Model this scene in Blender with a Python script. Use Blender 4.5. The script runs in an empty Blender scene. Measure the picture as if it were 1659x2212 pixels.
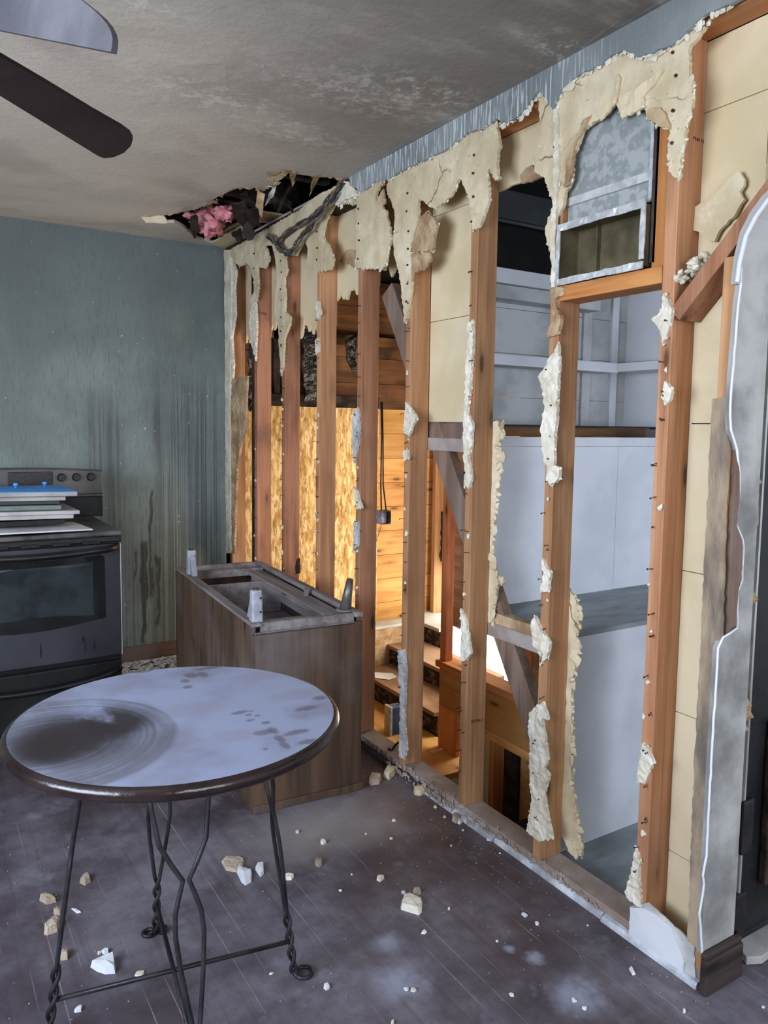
import bpy, bmesh, math, random
import numpy as np
from mathutils import Vector, Matrix, noise
from mathutils.geometry import delaunay_2d_cdt

random.seed(7)
SC = bpy.context.scene
COL = SC.collection
PI = math.pi

# ------------------------------------------------------------------ camera
IW, IH = 1659.0, 2212.0
F, YAW, PITCH, ROLL, CX, CY = 1655.82, 0.5637, -0.0897, 0.0146, 848.63, 1069.68
CAM = np.array([-1.6389, 0.0, 1.3938])
_r = np.array([math.cos(YAW), -math.sin(YAW), 0.0])
_w = np.array([math.sin(YAW) * math.cos(PITCH), math.cos(YAW) * math.cos(PITCH), math.sin(PITCH)])
_u = np.cross(_r, _w)
RGT = _r * math.cos(ROLL) + _u * math.sin(ROLL)
UPV = _u * math.cos(ROLL) - _r * math.sin(ROLL)
cd = bpy.data.cameras.new('camera')
cam = bpy.data.objects.new('camera', cd)
COL.objects.link(cam)
cd.sensor_fit = 'VERTICAL'
cd.sensor_height = 36.0
cd.lens = F / IH * 36.0
cd.shift_x = (IW / 2 - CX) / IH
cd.shift_y = (CY - IH / 2) / IH
cd.clip_start = 0.02
cam.matrix_world = Matrix(((RGT[0], UPV[0], -_w[0], CAM[0]), (RGT[1], UPV[1], -_w[1], CAM[1]),
                           (RGT[2], UPV[2], -_w[2], CAM[2]), (0, 0, 0, 1)))
SC.camera = cam

# ------------------------------------------------------------------ world, lights, exposure
SC.view_settings.view_transform = 'Standard'
SC.view_settings.look = 'None'
SC.view_settings.gamma = 1.0
SC.view_settings.use_curve_mapping = False
SC.view_settings.exposure = 0.35

SC.cycles.max_bounces = 5
SC.cycles.diffuse_bounces = 4
SC.cycles.glossy_bounces = 2
SC.cycles.transmission_bounces = 1
SC.cycles.caustics_reflective = False
SC.cycles.caustics_refractive = False
SC.cycles.use_denoising = True
SC.cycles.use_adaptive_sampling = True
SC.cycles.adaptive_threshold = 0.045

wd = bpy.data.worlds.new('world')
SC.world = wd
wd.use_nodes = True
wb = wd.node_tree.nodes['Background']
wb.inputs[0].default_value = (0.62, 0.74, 1.0, 1)
wb.inputs[1].default_value = 1.5


def area(name, loc, target, sx, sy, power, color):
    l = bpy.data.lights.new(name, 'AREA')
    l.shape = 'RECTANGLE'
    l.size, l.size_y = sx, sy
    l.energy = power
    l.color = color
    o = bpy.data.objects.new(name, l)
    COL.objects.link(o)
    o.location = loc
    d = Vector(target) - Vector(loc)
    o.rotation_euler = d.to_track_quat('-Z', 'Y').to_euler()
    return o


# daylight entering through the room's two windows (sky comes down cool, sunlit ground bounces up warm)
area('window_light_left_sky', (-3.22, 1.1, 1.62), (-0.6, 1.9, 0.35), 1.7, 1.1, 58, (0.50, 0.67, 1.0))
area('window_light_left_ground', (-3.22, 1.1, 1.4), (-0.6, 2.4, 2.44), 1.7, 1.1, 46, (1.0, 0.94, 0.86))
area('window_light_rear', (-1.3, -1.60, 1.6), (-0.1, 2.2, 1.2), 1.6, 1.2, 34, (0.94, 0.96, 1.0))
# daylight entering the stairwell through its side window
area('window_light_stairwell', (1.52, 3.45, 0.85), (0.55, 4.45, 0.75), 0.8, 1.5, 34, (1.0, 0.86, 0.66))
# added fill lamp to brighten the closet; its window is made up
area('closet_fill_light', (1.15, -1.62, 1.5), (0.75, 2.0, 0.75), 1.1, 1.2, 46, (0.78, 0.87, 1.0))


# ------------------------------------------------------------------ pixel -> plane helpers (trace outlines onto real planes)
def ray(px, py):
    return _w + RGT * (px - CX) / F - UPV * (py - CY) / F


def onx(px, py, x):
    d = ray(px, py)
    return CAM + d * (x - CAM[0]) / d[0]


def ony(px, py, y):
    d = ray(px, py)
    return CAM + d * (y - CAM[1]) / d[1]


def onz(px, py, z):
    d = ray(px, py)
    return CAM + d * (z - CAM[2]) / d[2]


def yz(pts, x=0.0):
    """pixel outline -> (y, z) pairs on the plane x"""
    return [tuple(onx(a, b, x)[1:]) for a, b in pts]


# ------------------------------------------------------------------ materials
def lin(c):
    return tuple(((v / 255.0) / 12.92 if v / 255.0 <= 0.04045 else ((v / 255.0 + 0.055) / 1.055) ** 2.4) for v in c) + (1.0,)


class NT:
    """small node-tree helper"""

    def __init__(self, name):
        self.m = bpy.data.materials.new(name)
        self.m.use_nodes = True
        self.t = self.m.node_tree
        self.b = self.t.nodes['Principled BSDF']
        self.tc = self.t.nodes.new('ShaderNodeTexCoord')
        self.co = self.tc.outputs['Object']
        self.wobs = {}

    def n(self, kind, **kw):
        nd = self.t.nodes.new(kind)
        for k, v in kw.items():
            setattr(nd, k, v)
        return nd

    def link(self, a, b):
        self.t.links.new(a, b)

    def val(self, sock, v):
        if hasattr(v, 'is_linked') or hasattr(v, 'links'):
            self.link(v, sock)
        else:
            sock.default_value = v

    def mapping(self, scale=(1, 1, 1), loc=(0, 0, 0), rot=(0, 0, 0), co=None):
        mp = self.n('ShaderNodeMapping')
        mp.inputs['Scale'].default_value = scale
        mp.inputs['Location'].default_value = loc
        mp.inputs['Rotation'].default_value = rot
        self.link(co or self.co, mp.inputs['Vector'])
        return mp.outputs[0]

    def noise(self, scale, vec=None, detail=4.0, rough=0.55, dist=0.0):
        nd = self.n('ShaderNodeTexNoise')
        nd.inputs['Scale'].default_value = scale
        nd.inputs['Detail'].default_value = detail
        nd.inputs['Roughness'].default_value = rough
        nd.inputs['Distortion'].default_value = dist
        self.link(vec or self.co, nd.inputs['Vector'])
        return nd.outputs['Fac']

    def ramp(self, fac, lo, hi, smooth=True):
        mr = self.n('ShaderNodeMapRange')
        mr.interpolation_type = 'SMOOTHSTEP' if smooth else 'LINEAR'
        mr.inputs['From Min'].default_value = lo
        mr.inputs['From Max'].default_value = hi
        self.link(fac, mr.inputs['Value'])
        return mr.outputs[0]

    def mix(self, fac, a, b):
        mx = self.n('ShaderNodeMix', data_type='RGBA')
        self.val(mx.inputs[0], fac)
        self.val(mx.inputs[6], a)
        self.val(mx.inputs[7], b)
        return mx.outputs[2]

    def math(self, op, a, b=0.0, clamp=False):
        nd = self.n('ShaderNodeMath', operation=op)
        nd.use_clamp = clamp
        self.val(nd.inputs[0], a)
        self.val(nd.inputs[1], b)
        return nd.outputs[0]

    def xyz(self, co=None):
        s = self.n('ShaderNodeSeparateXYZ')
        self.link(co or self.co, s.inputs[0])
        return s.outputs

    def band(self, v, a, b, soft):
        """1 between a and b with soft edges"""
        return self.math('MULTIPLY', self.ramp(v, a - soft, a + soft), self.math('SUBTRACT', 1.0, self.ramp(v, b - soft, b + soft)))

    def spot(self, c, rad, soft, sq=(1, 1, 1), wob=0.0, co=None):
        """soft elliptical blot centred on c"""
        v = co or self.co
        if wob:
            key = round(math.log(1.2 / max(rad, 1e-3)) * 1.2)
            if key not in self.wobs:
                nz = self.n('ShaderNodeTexNoise')
                nz.inputs['Scale'].default_value = math.exp(key / 1.2)
                self.link(v, nz.inputs['Vector'])
                self.wobs[key] = nz
            nz = self.wobs[key]
            mm = self.n('ShaderNodeVectorMath', operation='MULTIPLY_ADD')
            self.link(nz.outputs['Color'], mm.inputs[0])
            mm.inputs[1].default_value = (wob,) * 3
            self.link(v, mm.inputs[2])
            sb = self.n('ShaderNodeVectorMath', operation='SUBTRACT')
            self.link(mm.outputs[0], sb.inputs[0])
            sb.inputs[1].default_value = (wob / 2,) * 3
            v = sb.outputs[0]
        s = self.n('ShaderNodeVectorMath', operation='SUBTRACT')
        self.link(v, s.inputs[0])
        s.inputs[1].default_value = c
        m = self.n('ShaderNodeVectorMath', operation='MULTIPLY')
        self.link(s.outputs[0], m.inputs[0])
        m.inputs[1].default_value = sq
        l = self.n('ShaderNodeVectorMath', operation='LENGTH')
        self.link(m.outputs[0], l.inputs[0])
        return self.math('SUBTRACT', 1.0, self.ramp(l.outputs['Value'], rad - soft, rad + soft))

    def done(self, color, rough=0.8, bump=None, bs=0.3, bd=0.01, metal=0.0, spec=0.3):
        self.val(self.b.inputs['Base Color'], color)
        self.val(self.b.inputs['Roughness'], rough)
        self.b.inputs['Metallic'].default_value = metal
        self.b.inputs['Specular IOR Level'].default_value = spec
        if bump is not None:
            bp = self.n('ShaderNodeBump')
            bp.inputs['Strength'].default_value = bs
            bp.inputs['Distance'].default_value = bd
            self.link(bump, bp.inputs['Height'])
            self.link(bp.outputs[0], self.b.inputs['Normal'])
        return self.m


def mat_noise(name, c1, c2, scale=6.0, rough=0.85, bscale=60.0, bs=0.25, bd=0.004, stretch=(1, 1, 1), metal=0.0, spec=0.3, lo=0.35, hi=0.65, detail=5):
    t = NT(name)
    v = t.mapping(stretch)
    f = t.ramp(t.noise(scale, v, detail=detail), lo, hi)
    return t.done(t.mix(f, lin(c1), lin(c2)), rough, t.noise(bscale, v), bs, bd, metal, spec)


def mat_wood(name, c1, c2, axis, rough=0.75, dirt=None, dirt_amt=0.5, ring=26.0, bs=0.2, spec=0.25, knots=True, vary=0.22):
    t = NT(name)
    oi = t.n('ShaderNodeObjectInfo')
    off = t.n('ShaderNodeVectorMath', operation='MULTIPLY_ADD')
    cv = t.n('ShaderNodeCombineXYZ')
    for k in range(3):
        t.link(oi.outputs['Random'], cv.inputs[k])
    t.link(cv.outputs[0], off.inputs[0])
    off.inputs[1].default_value = (3.7, 5.1, 9.3)
    t.link(t.co, off.inputs[2])
    co = off.outputs[0]

    def ax(a, r):
        return {'x': (a, r, r), 'y': (r, a, r), 'z': (r, r, a)}[axis]
    g = t.noise(1.0, t.mapping(ax(1.1, ring), co=co), detail=6, rough=0.62, dist=0.25)
    g2 = t.noise(1.0, t.mapping(ax(2.5, ring * 5), co=co), detail=3)
    dk = tuple(v * 0.62 for v in c1)
    col = t.mix(t.ramp(g, 0.34, 0.66), lin(c1), lin(c2))
    col = t.mix(t.math('MULTIPLY', t.ramp(g2, 0.52, 0.70), 0.30), col, lin(dk))
    if knots:
        vo = t.n('ShaderNodeTexVoronoi')
        vo.inputs['Scale'].default_value = 1.0
        t.link(t.mapping(ax(3.4, 11.0), co=co), vo.inputs['Vector'])
        dd = vo.outputs['Distance']
        halo = t.math('SUBTRACT', 1.0, t.ramp(dd, 0.10, 0.34))
        core = t.math('SUBTRACT', 1.0, t.ramp(dd, 0.06, 0.14))
        col = t.mix(t.math('MULTIPLY', halo, 0.38), col, lin(dk))
        col = t.mix(t.math('MULTIPLY', core, 0.75), col, lin(tuple(v * 0.36 for v in c1)))
    if dirt:
        d = t.ramp(t.noise(2.2, co, detail=5), 0.45, 0.75)
        col = t.mix(t.math('MULTIPLY', d, dirt_amt), col, lin(dirt))
    if vary:
        hs = t.n('ShaderNodeHueSaturation')
        mr = t.n('ShaderNodeMapRange')
        mr.inputs['To Min'].default_value = 1.0 - vary
        mr.inputs['To Max'].default_value = 1.0 + vary * 0.6
        t.link(oi.outputs['Random'], mr.inputs['Value'])
        t.link(mr.outputs[0], hs.inputs['Value'])
        mh = t.n('ShaderNodeMapRange')
        mh.inputs['To Min'].default_value = 0.495
        mh.inputs['To Max'].default_value = 0.511
        t.link(t.math('FRACT', t.math('MULTIPLY', oi.outputs['Random'], 7.3)), mh.inputs['Value'])
        t.link(mh.outputs[0], hs.inputs['Hue'])
        t.link(col, hs.inputs['Color'])
        col = hs.outputs[0]
    return t.done(col, rough, g2, bs, 0.002, spec=spec)


M = {}
M['stud'] = mat_wood('stud_wood', (168, 116, 82), (198, 148, 110), 'z', dirt=(140, 104, 84), dirt_amt=0.5)
M['stud_sooty'] = mat_wood('stud_wood_sooty', (146, 100, 72), (176, 128, 98), 'z', dirt=(84, 64, 52), dirt_amt=0.75)
M['plank_y'] = mat_wood('wood_along_wall', (170, 112, 70), (192, 140, 98), 'y', dirt=(150, 104, 74))
M['plate_dusty'] = mat_noise('dusty_plate', (168, 158, 152), (140, 122, 110), 7, 0.9, 70, 0.3)
M['brace'] = mat_wood('weathered_brace', (112, 88, 74), (142, 118, 104), 'z', dirt=(128, 124, 122), dirt_amt=0.5, ring=18)
M['orange_x'] = mat_wood('warm_board_across', (206, 146, 82), (226, 176, 110), 'x', dirt=(190, 126, 70), ring=10)
M['orange_y'] = mat_wood('warm_board_along', (190, 124, 66), (214, 156, 94), 'y', dirt=(150, 96, 52), ring=10)
M['orange_z'] = mat_wood('warm_post', (190, 114, 64), (212, 142, 90), 'z', dirt=(170, 100, 60))
M['ply'] = mat_wood('plywood', (186, 132, 74), (206, 156, 96), 'y', dirt=(150, 100, 56), ring=6)
M['burnt'] = mat_noise('burnt_timber', (22, 18, 16), (64, 50, 42), 14, 0.8, 60, 0.6, 0.01)
M['burnt_brown'] = mat_wood('scorched_board', (96, 62, 40), (140, 96, 62), 'x', dirt=(30, 24, 20), dirt_amt=0.9, ring=8)
M['tarp'] = mat_noise('black_plastic', (14, 14, 15), (34, 33, 34), 9, 0.28, 26, 0.9, 0.02, spec=0.6)


def lath_mat():
    t = NT('gypsum_lath')
    c = t.mix(t.ramp(t.noise(5.0, detail=7, rough=.65), 0.35, 0.7), lin((196, 181, 146)), lin((224, 212, 182)))
    sm = t.ramp(t.noise(2.4, t.mapping((1, 1, 0.5)), detail=6), 0.52, 0.74)
    c = t.mix(t.math('MULTIPLY', sm, 0.55), c, lin((176, 156, 122)))
    wh = t.ramp(t.noise(7.0, t.mapping(loc=(2, 5, 1)), detail=7, rough=.7), 0.56, 0.72)
    c = t.mix(t.math('MULTIPLY', wh, 0.6), c, lin((234, 226, 206)))
    sp = t.ramp(t.noise(60, detail=2), 0.68, 0.76)
    c = t.mix(t.math('MULTIPLY', sp, 0.6), c, lin((128, 104, 76)))
    vo = t.n('ShaderNodeTexVoronoi', feature='DISTANCE_TO_EDGE')
    vo.inputs['Scale'].default_value = 4.2
    wv = t.n('ShaderNodeVectorMath', operation='MULTIPLY_ADD')
    nz = t.n('ShaderNodeTexNoise')
    nz.inputs['Scale'].default_value = 11
    nz.inputs['Detail'].default_value = 4
    t.link(t.co, nz.inputs['Vector'])
    t.link(nz.outputs['Color'], wv.inputs[0])
    wv.inputs[1].default_value = (0.09, 0.09, 0.09)
    t.link(t.co, wv.inputs[2])
    t.link(wv.outputs[0], vo.inputs['Vector'])
    cr = t.math('SUBTRACT', 1.0, t.ramp(vo.outputs['Distance'], 0.004, 0.014))
    cr = t.math('MULTIPLY', cr, t.ramp(t.noise(3.1, t.mapping(loc=(4, 4, 4)), detail=2), 0.50, 0.60))
    c = t.mix(t.math('MULTIPLY', cr, 0.8), c, lin((112, 92, 68)))
    h = t.math('SUBTRACT', t.noise(34, detail=7, rough=.65), t.math('MULTIPLY', cr, 0.8))
    return t.done(c, 0.92, h, 0.5, 0.005, spec=0.1)


M['lath'] = lath_mat()
M['lath_back'] = mat_noise('lath_backing', (206, 190, 152), (220, 206, 172), 3.5, 0.92, 50, 0.15, 0.003, spec=0.1)
M['plaster'] = mat_noise('broken_plaster', (206, 198, 176), (228, 222, 205), 16, 0.95, 55, 0.7, 0.008, spec=0.08)
M['plaster_grey'] = mat_noise('grey_plaster', (160, 160, 156), (196, 197, 194), 7, 0.9, 60, 0.35, 0.004, spec=0.12)
M['plaster_end'] = mat_noise('smoky_end_plaster', (116, 115, 112), (170, 168, 164), 5, 0.9, 60, 0.3, 0.003, spec=0.12, lo=.3, hi=.62, detail=7)
M['chunk_tan'] = mat_noise('dusty_tan_plaster', (156, 140, 120), (190, 176, 156), 9, 0.95, 60, 0.7, 0.01, spec=0.08)
M['plaster_tan'] = mat_noise('stained_plaster', (150, 122, 92), (196, 172, 138), 9, 0.95, 60, 0.7, 0.01, spec=0.08)
M['white_paint'] = mat_noise('white_painted_board', (206, 208, 214), (220, 222, 226), 4, 0.55, 50, 0.12, 0.002, spec=0.3)
M['white_paint_dirty'] = mat_noise('grubby_white_board', (166, 166, 164), (196, 197, 196), 5, 0.6, 50, 0.15, 0.002)
M['ledge'] = mat_noise('grey_green_ledge', (124, 130, 131), (150, 156, 157), 4, 0.6, 50, 0.15, 0.002, stretch=(1, 3, 1))
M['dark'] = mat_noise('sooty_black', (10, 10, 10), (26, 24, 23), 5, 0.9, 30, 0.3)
M['hood'] = mat_noise('smoked_metal', (44, 47, 47), (64, 67, 66), 4, 0.5, 30, 0.1, spec=0.4)
M['nail'] = mat_noise('rusty_nail', (58, 46, 40), (92, 78, 68), 30, 0.55, 80, 0.2, metal=0.6)
M['galv'] = mat_noise('galvanised_sheet', (152, 160, 160), (180, 187, 187), 34, 0.45, 40, 0.05, metal=0.3, spec=0.5, lo=0.42, hi=0.58, detail=2)
M['galv_edge'] = mat_noise('bright_sheet_flange', (190, 194, 194), (226, 230, 230), 24, 0.4, 60, 0.3, metal=0.4, spec=0.5)
M['duct_inside'] = mat_noise('duct_interior', (84, 78, 58), (122, 114, 88), 7, 0.45, 30, 0.1, metal=0.4)
M['pink'] = mat_noise('pink_insulation', (206, 110, 122), (232, 168, 170), 14, 1.0, 34, 0.9, 0.02, spec=0.05)
M['wire'] = mat_noise('black_cable', (24, 22, 22), (40, 37, 36), 20, 0.6, 60, 0.1)
M['steel'] = mat_noise('scratched_steel_box', (150, 150, 152), (214, 214, 216), 30, 0.35, 60, 0.3, metal=0.8)


def osb_mat():
    t = NT('strand_board')
    c = lin((206, 170, 112))
    for k, (rot, lo, hi, col, amt) in enumerate(((0.5, .50, .56, (232, 202, 146), .8), (-0.9, .54, .59, (184, 142, 84), .75), (1.3, .54, .60, (240, 214, 164), .7), (-0.25, .57, .62, (166, 120, 66), .7), (0.95, .60, .65, (122, 84, 46), .55))):
        f = t.ramp(t.noise(1.0, t.mapping((46, 10, 13), loc=(k * 3.1, 0, k), rot=(0, rot, 0)), detail=2, rough=.5), lo, hi)
        c = t.mix(t.math('MULTIPLY', f, amt), c, lin(col))
    return t.done(c, 0.85, t.noise(60, detail=3), 0.2, 0.002, spec=0.15)


M['osb'] = osb_mat()
M['tread'] = mat_noise('worn_dusty_tread', (128, 96, 70), (160, 134, 112), 6, .8, 50, .3, stretch=(1, .4, 1))
M['riser'] = mat_noise('speckled_riser', (40, 33, 30), (112, 98, 86), 40, .9, 60, .5, stretch=(1, .5, 1), lo=.45, hi=.7)
M['worn'] = mat_noise('worn_grey_tan_lath', (112, 102, 92), (180, 160, 132), 7, .95, 60, .6, .008, stretch=(1, 1.5, .5), spec=.08)


def floor_mat():
    t = NT('dusty_dark_floorboards')
    c = t.mix(t.ramp(t.noise(1.6, detail=7, rough=0.65), 0.38, 0.66), lin((70, 62, 68)), lin((120, 116, 124)))
    gr = t.ramp(t.noise(1.0, t.mapping((38, 1.6, 1)), detail=5), 0.5, 0.72)
    c = t.mix(t.math('MULTIPLY', gr, 0.35), c, lin((72, 56, 54)))
    dust = t.ramp(t.noise(5.0, detail=9, rough=0.7), 0.56, 0.74)
    c = t.mix(t.math('MULTIPLY', dust, 0.55), c, lin((142, 143, 153)))
    stn = t.ramp(t.noise(2.6, t.mapping(loc=(3, 1, 0)), detail=4), 0.60, 0.72)
    c = t.mix(t.math('MULTIPLY', stn, 0.6), c, lin((60, 46, 44)))
    sp = t.ramp(t.noise(46, detail=2), 0.735, 0.77)
    c = t.mix(t.math('MULTIPLY', sp, 0.35), c, lin((180, 180, 186)))
    x, y, z = t.xyz()
    seam = t.math('ABSOLUTE', t.math('SUBTRACT', t.math('FRACT', t.math('DIVIDE', t.math('ADD', x, 5.7), 0.057)), 0.5))
    sl = t.math('MULTIPLY', t.ramp(seam, 0.468, 0.492), t.ramp(t.noise(1.0, t.mapping((9, 2.2, 1)), detail=5), 0.46, 0.66))
    c = t.mix(t.math('MULTIPLY', sl, 0.6), c, lin((170, 166, 170)))
    scr = t.ramp(t.noise(1.0, t.mapping((260, 2.0, 1), rot=(0, 0, 0.05)), detail=2), 0.70, 0.76)
    c = t.mix(t.math('MULTIPLY', t.math('MULTIPLY', scr, t.ramp(t.noise(2.0, detail=3), .45, .6)), 0.35), c, lin((164, 162, 168)))
    fine = t.ramp(t.noise(14, detail=8, rough=.75), 0.42, 0.62)
    c = t.mix(t.math('MULTIPLY', fine, 0.35), c, lin((74, 62, 62)))
    # dusty cream ground by the foot of the dresser and at the back wall
    d1 = t.spot((-0.42, 2.28, 0), 0.22, 0.2, (0.8, 1.6, 0), 0.12)
    c = t.mix(t.math('MULTIPLY', d1, 0.55), c, lin((176, 170, 166)))
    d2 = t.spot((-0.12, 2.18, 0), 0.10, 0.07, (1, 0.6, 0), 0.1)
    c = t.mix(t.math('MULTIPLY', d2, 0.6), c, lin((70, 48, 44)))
    # scuffed white marks
    for p, r in (((1155, 2068), 0.02), ((1100, 2050), 0.012), ((835, 2035), 0.03), ((1240, 2150), 0.05), ((860, 2120), 0.05)):
        q = onz(*p, 0)
        c = t.mix(t.math('MULTIPLY', t.spot((q[0], q[1], 0), r, r * 0.9, (1, 1, 0), r * 1.5), 0.5), c, lin((170, 178, 196)))
    return t.done(c, t.math('ADD', 0.48, t.math('MULTIPLY', dust, 0.35)), t.noise(70, detail=4), 0.2, 0.002, spec=0.35)


M['floor'] = floor_mat()
M['subfloor'] = mat_noise('under_floor', (30, 26, 26), (46, 40, 40), 6, 0.9)


def ceiling_mat():
    t = NT('smoke_stained_ceiling')
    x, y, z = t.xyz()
    # darker towards the near right of the ceiling
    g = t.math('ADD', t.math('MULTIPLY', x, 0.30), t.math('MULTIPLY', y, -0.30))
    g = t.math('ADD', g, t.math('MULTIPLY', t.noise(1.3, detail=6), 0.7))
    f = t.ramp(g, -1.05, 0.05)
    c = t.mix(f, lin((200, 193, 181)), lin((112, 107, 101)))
    st = t.ramp(t.noise(1.0, t.mapping((3.2, 9, 1), rot=(0, 0, 0.1)), detail=6), 0.48, 0.72)
    c = t.mix(t.math('MULTIPLY', st, 0.34), c, lin((204, 197, 186)))
    pk = t.ramp(t.noise(2.4, t.mapping(loc=(7, 2, 0)), detail=4), 0.5, 0.7)
    c = t.mix(t.math('MULTIPLY', pk, 0.3), c, lin((138, 122, 118)))
    # blistered, pale patches
    bl = t.ramp(t.noise(26, detail=8, rough=0.75), 0.47, 0.62)
    for p, r, s in (((430, 205), 0.20, 0.15), ((760, 200), 0.22, 0.2), ((640, 290), 0.16, 0.14), ((900, 190), 0.16, 0.14), ((300, 10), 0.10, 0.1), ((1230, 110), 0.10, 0.09)):
        q = onz(*p, 2.44)
        m = t.spot((q[0], q[1], 2.44), r, s, (0.75, 1.9, 0), 0.12)
        c = t.mix(t.math('MULTIPLY', t.math('MULTIPLY', m, bl), 0.75), c, lin((206, 204, 198)))
    return t.done(c, 0.85, t.noise(34, detail=7), 0.35, 0.006, spec=0.2)


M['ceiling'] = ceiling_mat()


def teal_mat():
    t = NT('teal_wall_paint_with_soot_drips')
    x, y, z = t.xyz()
    big = t.ramp(t.noise(1.3, detail=5), 0.36, 0.66)
    c = t.mix(big, lin((118, 130, 127)), lin((152, 167, 162)))
    # fine vertical texture
    fv = t.ramp(t.noise(1.0, t.mapping((150, 1, 20)), detail=3), 0.5, 0.72)
    c = t.mix(t.math('MULTIPLY', fv, 0.5), c, lin((92, 102, 101)))
    # darker towards the top
    top = t.math('ADD', z, t.math('MULTIPLY', t.noise(3, detail=4), 0.9))
    c = t.mix(t.math('MULTIPLY', t.ramp(top, 1.5, 2.6), 0.7), c, lin((84, 92, 91)))
    # long drips running down to the floor
    dr = t.ramp(t.noise(1.0, t.mapping((46, 1, 0.55)), detail=3, rough=0.6), 0.50, 0.60)
    thin = t.ramp(t.noise(1.0, t.mapping((150, 1, 0.35), loc=(3, 0, 0)), detail=2), 0.56, 0.64)
    wob = t.math('MULTIPLY', t.math('SUBTRACT', t.noise(1.0, t.mapping((9, 1, 3)), detail=3), 0.5), 0.16)
    xw = t.math('ADD', x, wob)
    zone = None
    for a, b, zt in ((-0.80, -0.62, 1.65), (-0.44, -0.02, 1.75)):
        zz = t.math('SUBTRACT', 1.0, t.ramp(z, zt - 0.35, zt + 0.05))
        k = t.math('MULTIPLY', t.band(xw, a, b, 0.04), zz)
        zone = k if zone is None else t.math('MAXIMUM', zone, k)
    low = t.math('MULTIPLY', t.math('SUBTRACT', 1.0, t.ramp(z, 0.5, 1.05)), t.band(xw, -0.85, 0.1, 0.03))
    zone = t.math('MAXIMUM', zone, t.math('MULTIPLY', low, 0.7))
    dd = t.math('MAXIMUM', t.math('MULTIPLY', dr, 0.75), thin)
    c = t.mix(t.math('MULTIPLY', zone, 0.35), c, lin((112, 116, 116)))
    c = t.mix(t.math('MULTIPLY', t.math('MULTIPLY', dd, zone), 0.62), c, lin((58, 60, 60)))
    # a few fat brown runs near the floor
    for px, y0, y1, wdt in ((308, 1170, 1390, 0.016), (321, 1060, 1290, 0.011), (337, 1200, 1350, 0.012), (290, 1190, 1250, 0.007)):
        a = ony(px, y0, 4.51)
        b = ony(px, y1, 4.51)
        m = t.math('MULTIPLY', t.band(xw, a[0] - wdt, a[0] + wdt, 0.006), t.band(z, b[2], a[2], 0.02))
        c = t.mix(t.math('MULTIPLY', m, 0.75), c, lin((52, 46, 44)))
    sp = t.ramp(t.noise(46, detail=1), 0.80, 0.81)
    c = t.mix(sp, c, lin((210, 210, 200)))
    return t.done(c, 0.6, t.noise(1.0, t.mapping((160, 1, 24)), detail=3), 0.25, 0.003, spec=0.3)


M['teal'] = teal_mat()


def band_mat():
    t = NT('blue_grey_paint_with_pale_runs')
    x, y, z = t.xyz()
    c = t.mix(t.ramp(t.noise(3, detail=4), 0.35, 0.7), lin((120, 127, 127)), lin((146, 153, 152)))
    f1 = t.ramp(t.noise(1.0, t.mapping((1, 105, 8)), detail=4, dist=0.5), 0.50, 0.62)
    far = t.ramp(y, 1.42, 1.75)
    c = t.mix(t.math('MULTIPLY', t.math('MULTIPLY', f1, far), 0.75), c, lin((206, 214, 216)))
    return t.done(c, 0.6, f1, 0.25, 0.003, spec=0.3)


M['band'] = band_mat()
M['baseboard'] = mat_wood('brown_baseboard', (84, 64, 58), (110, 88, 82), 'x', dirt=(136, 128, 126), dirt_amt=0.6)
M['darkbase'] = mat_wood('dark_baseboard', (44, 36, 34), (66, 56, 52), 'x', rough=0.6)
M['whitetrim'] = mat_noise('scuffed_white_trim', (150, 152, 156), (206, 212, 220), 10, 0.7, 50, 0.5, 0.006)


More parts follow.
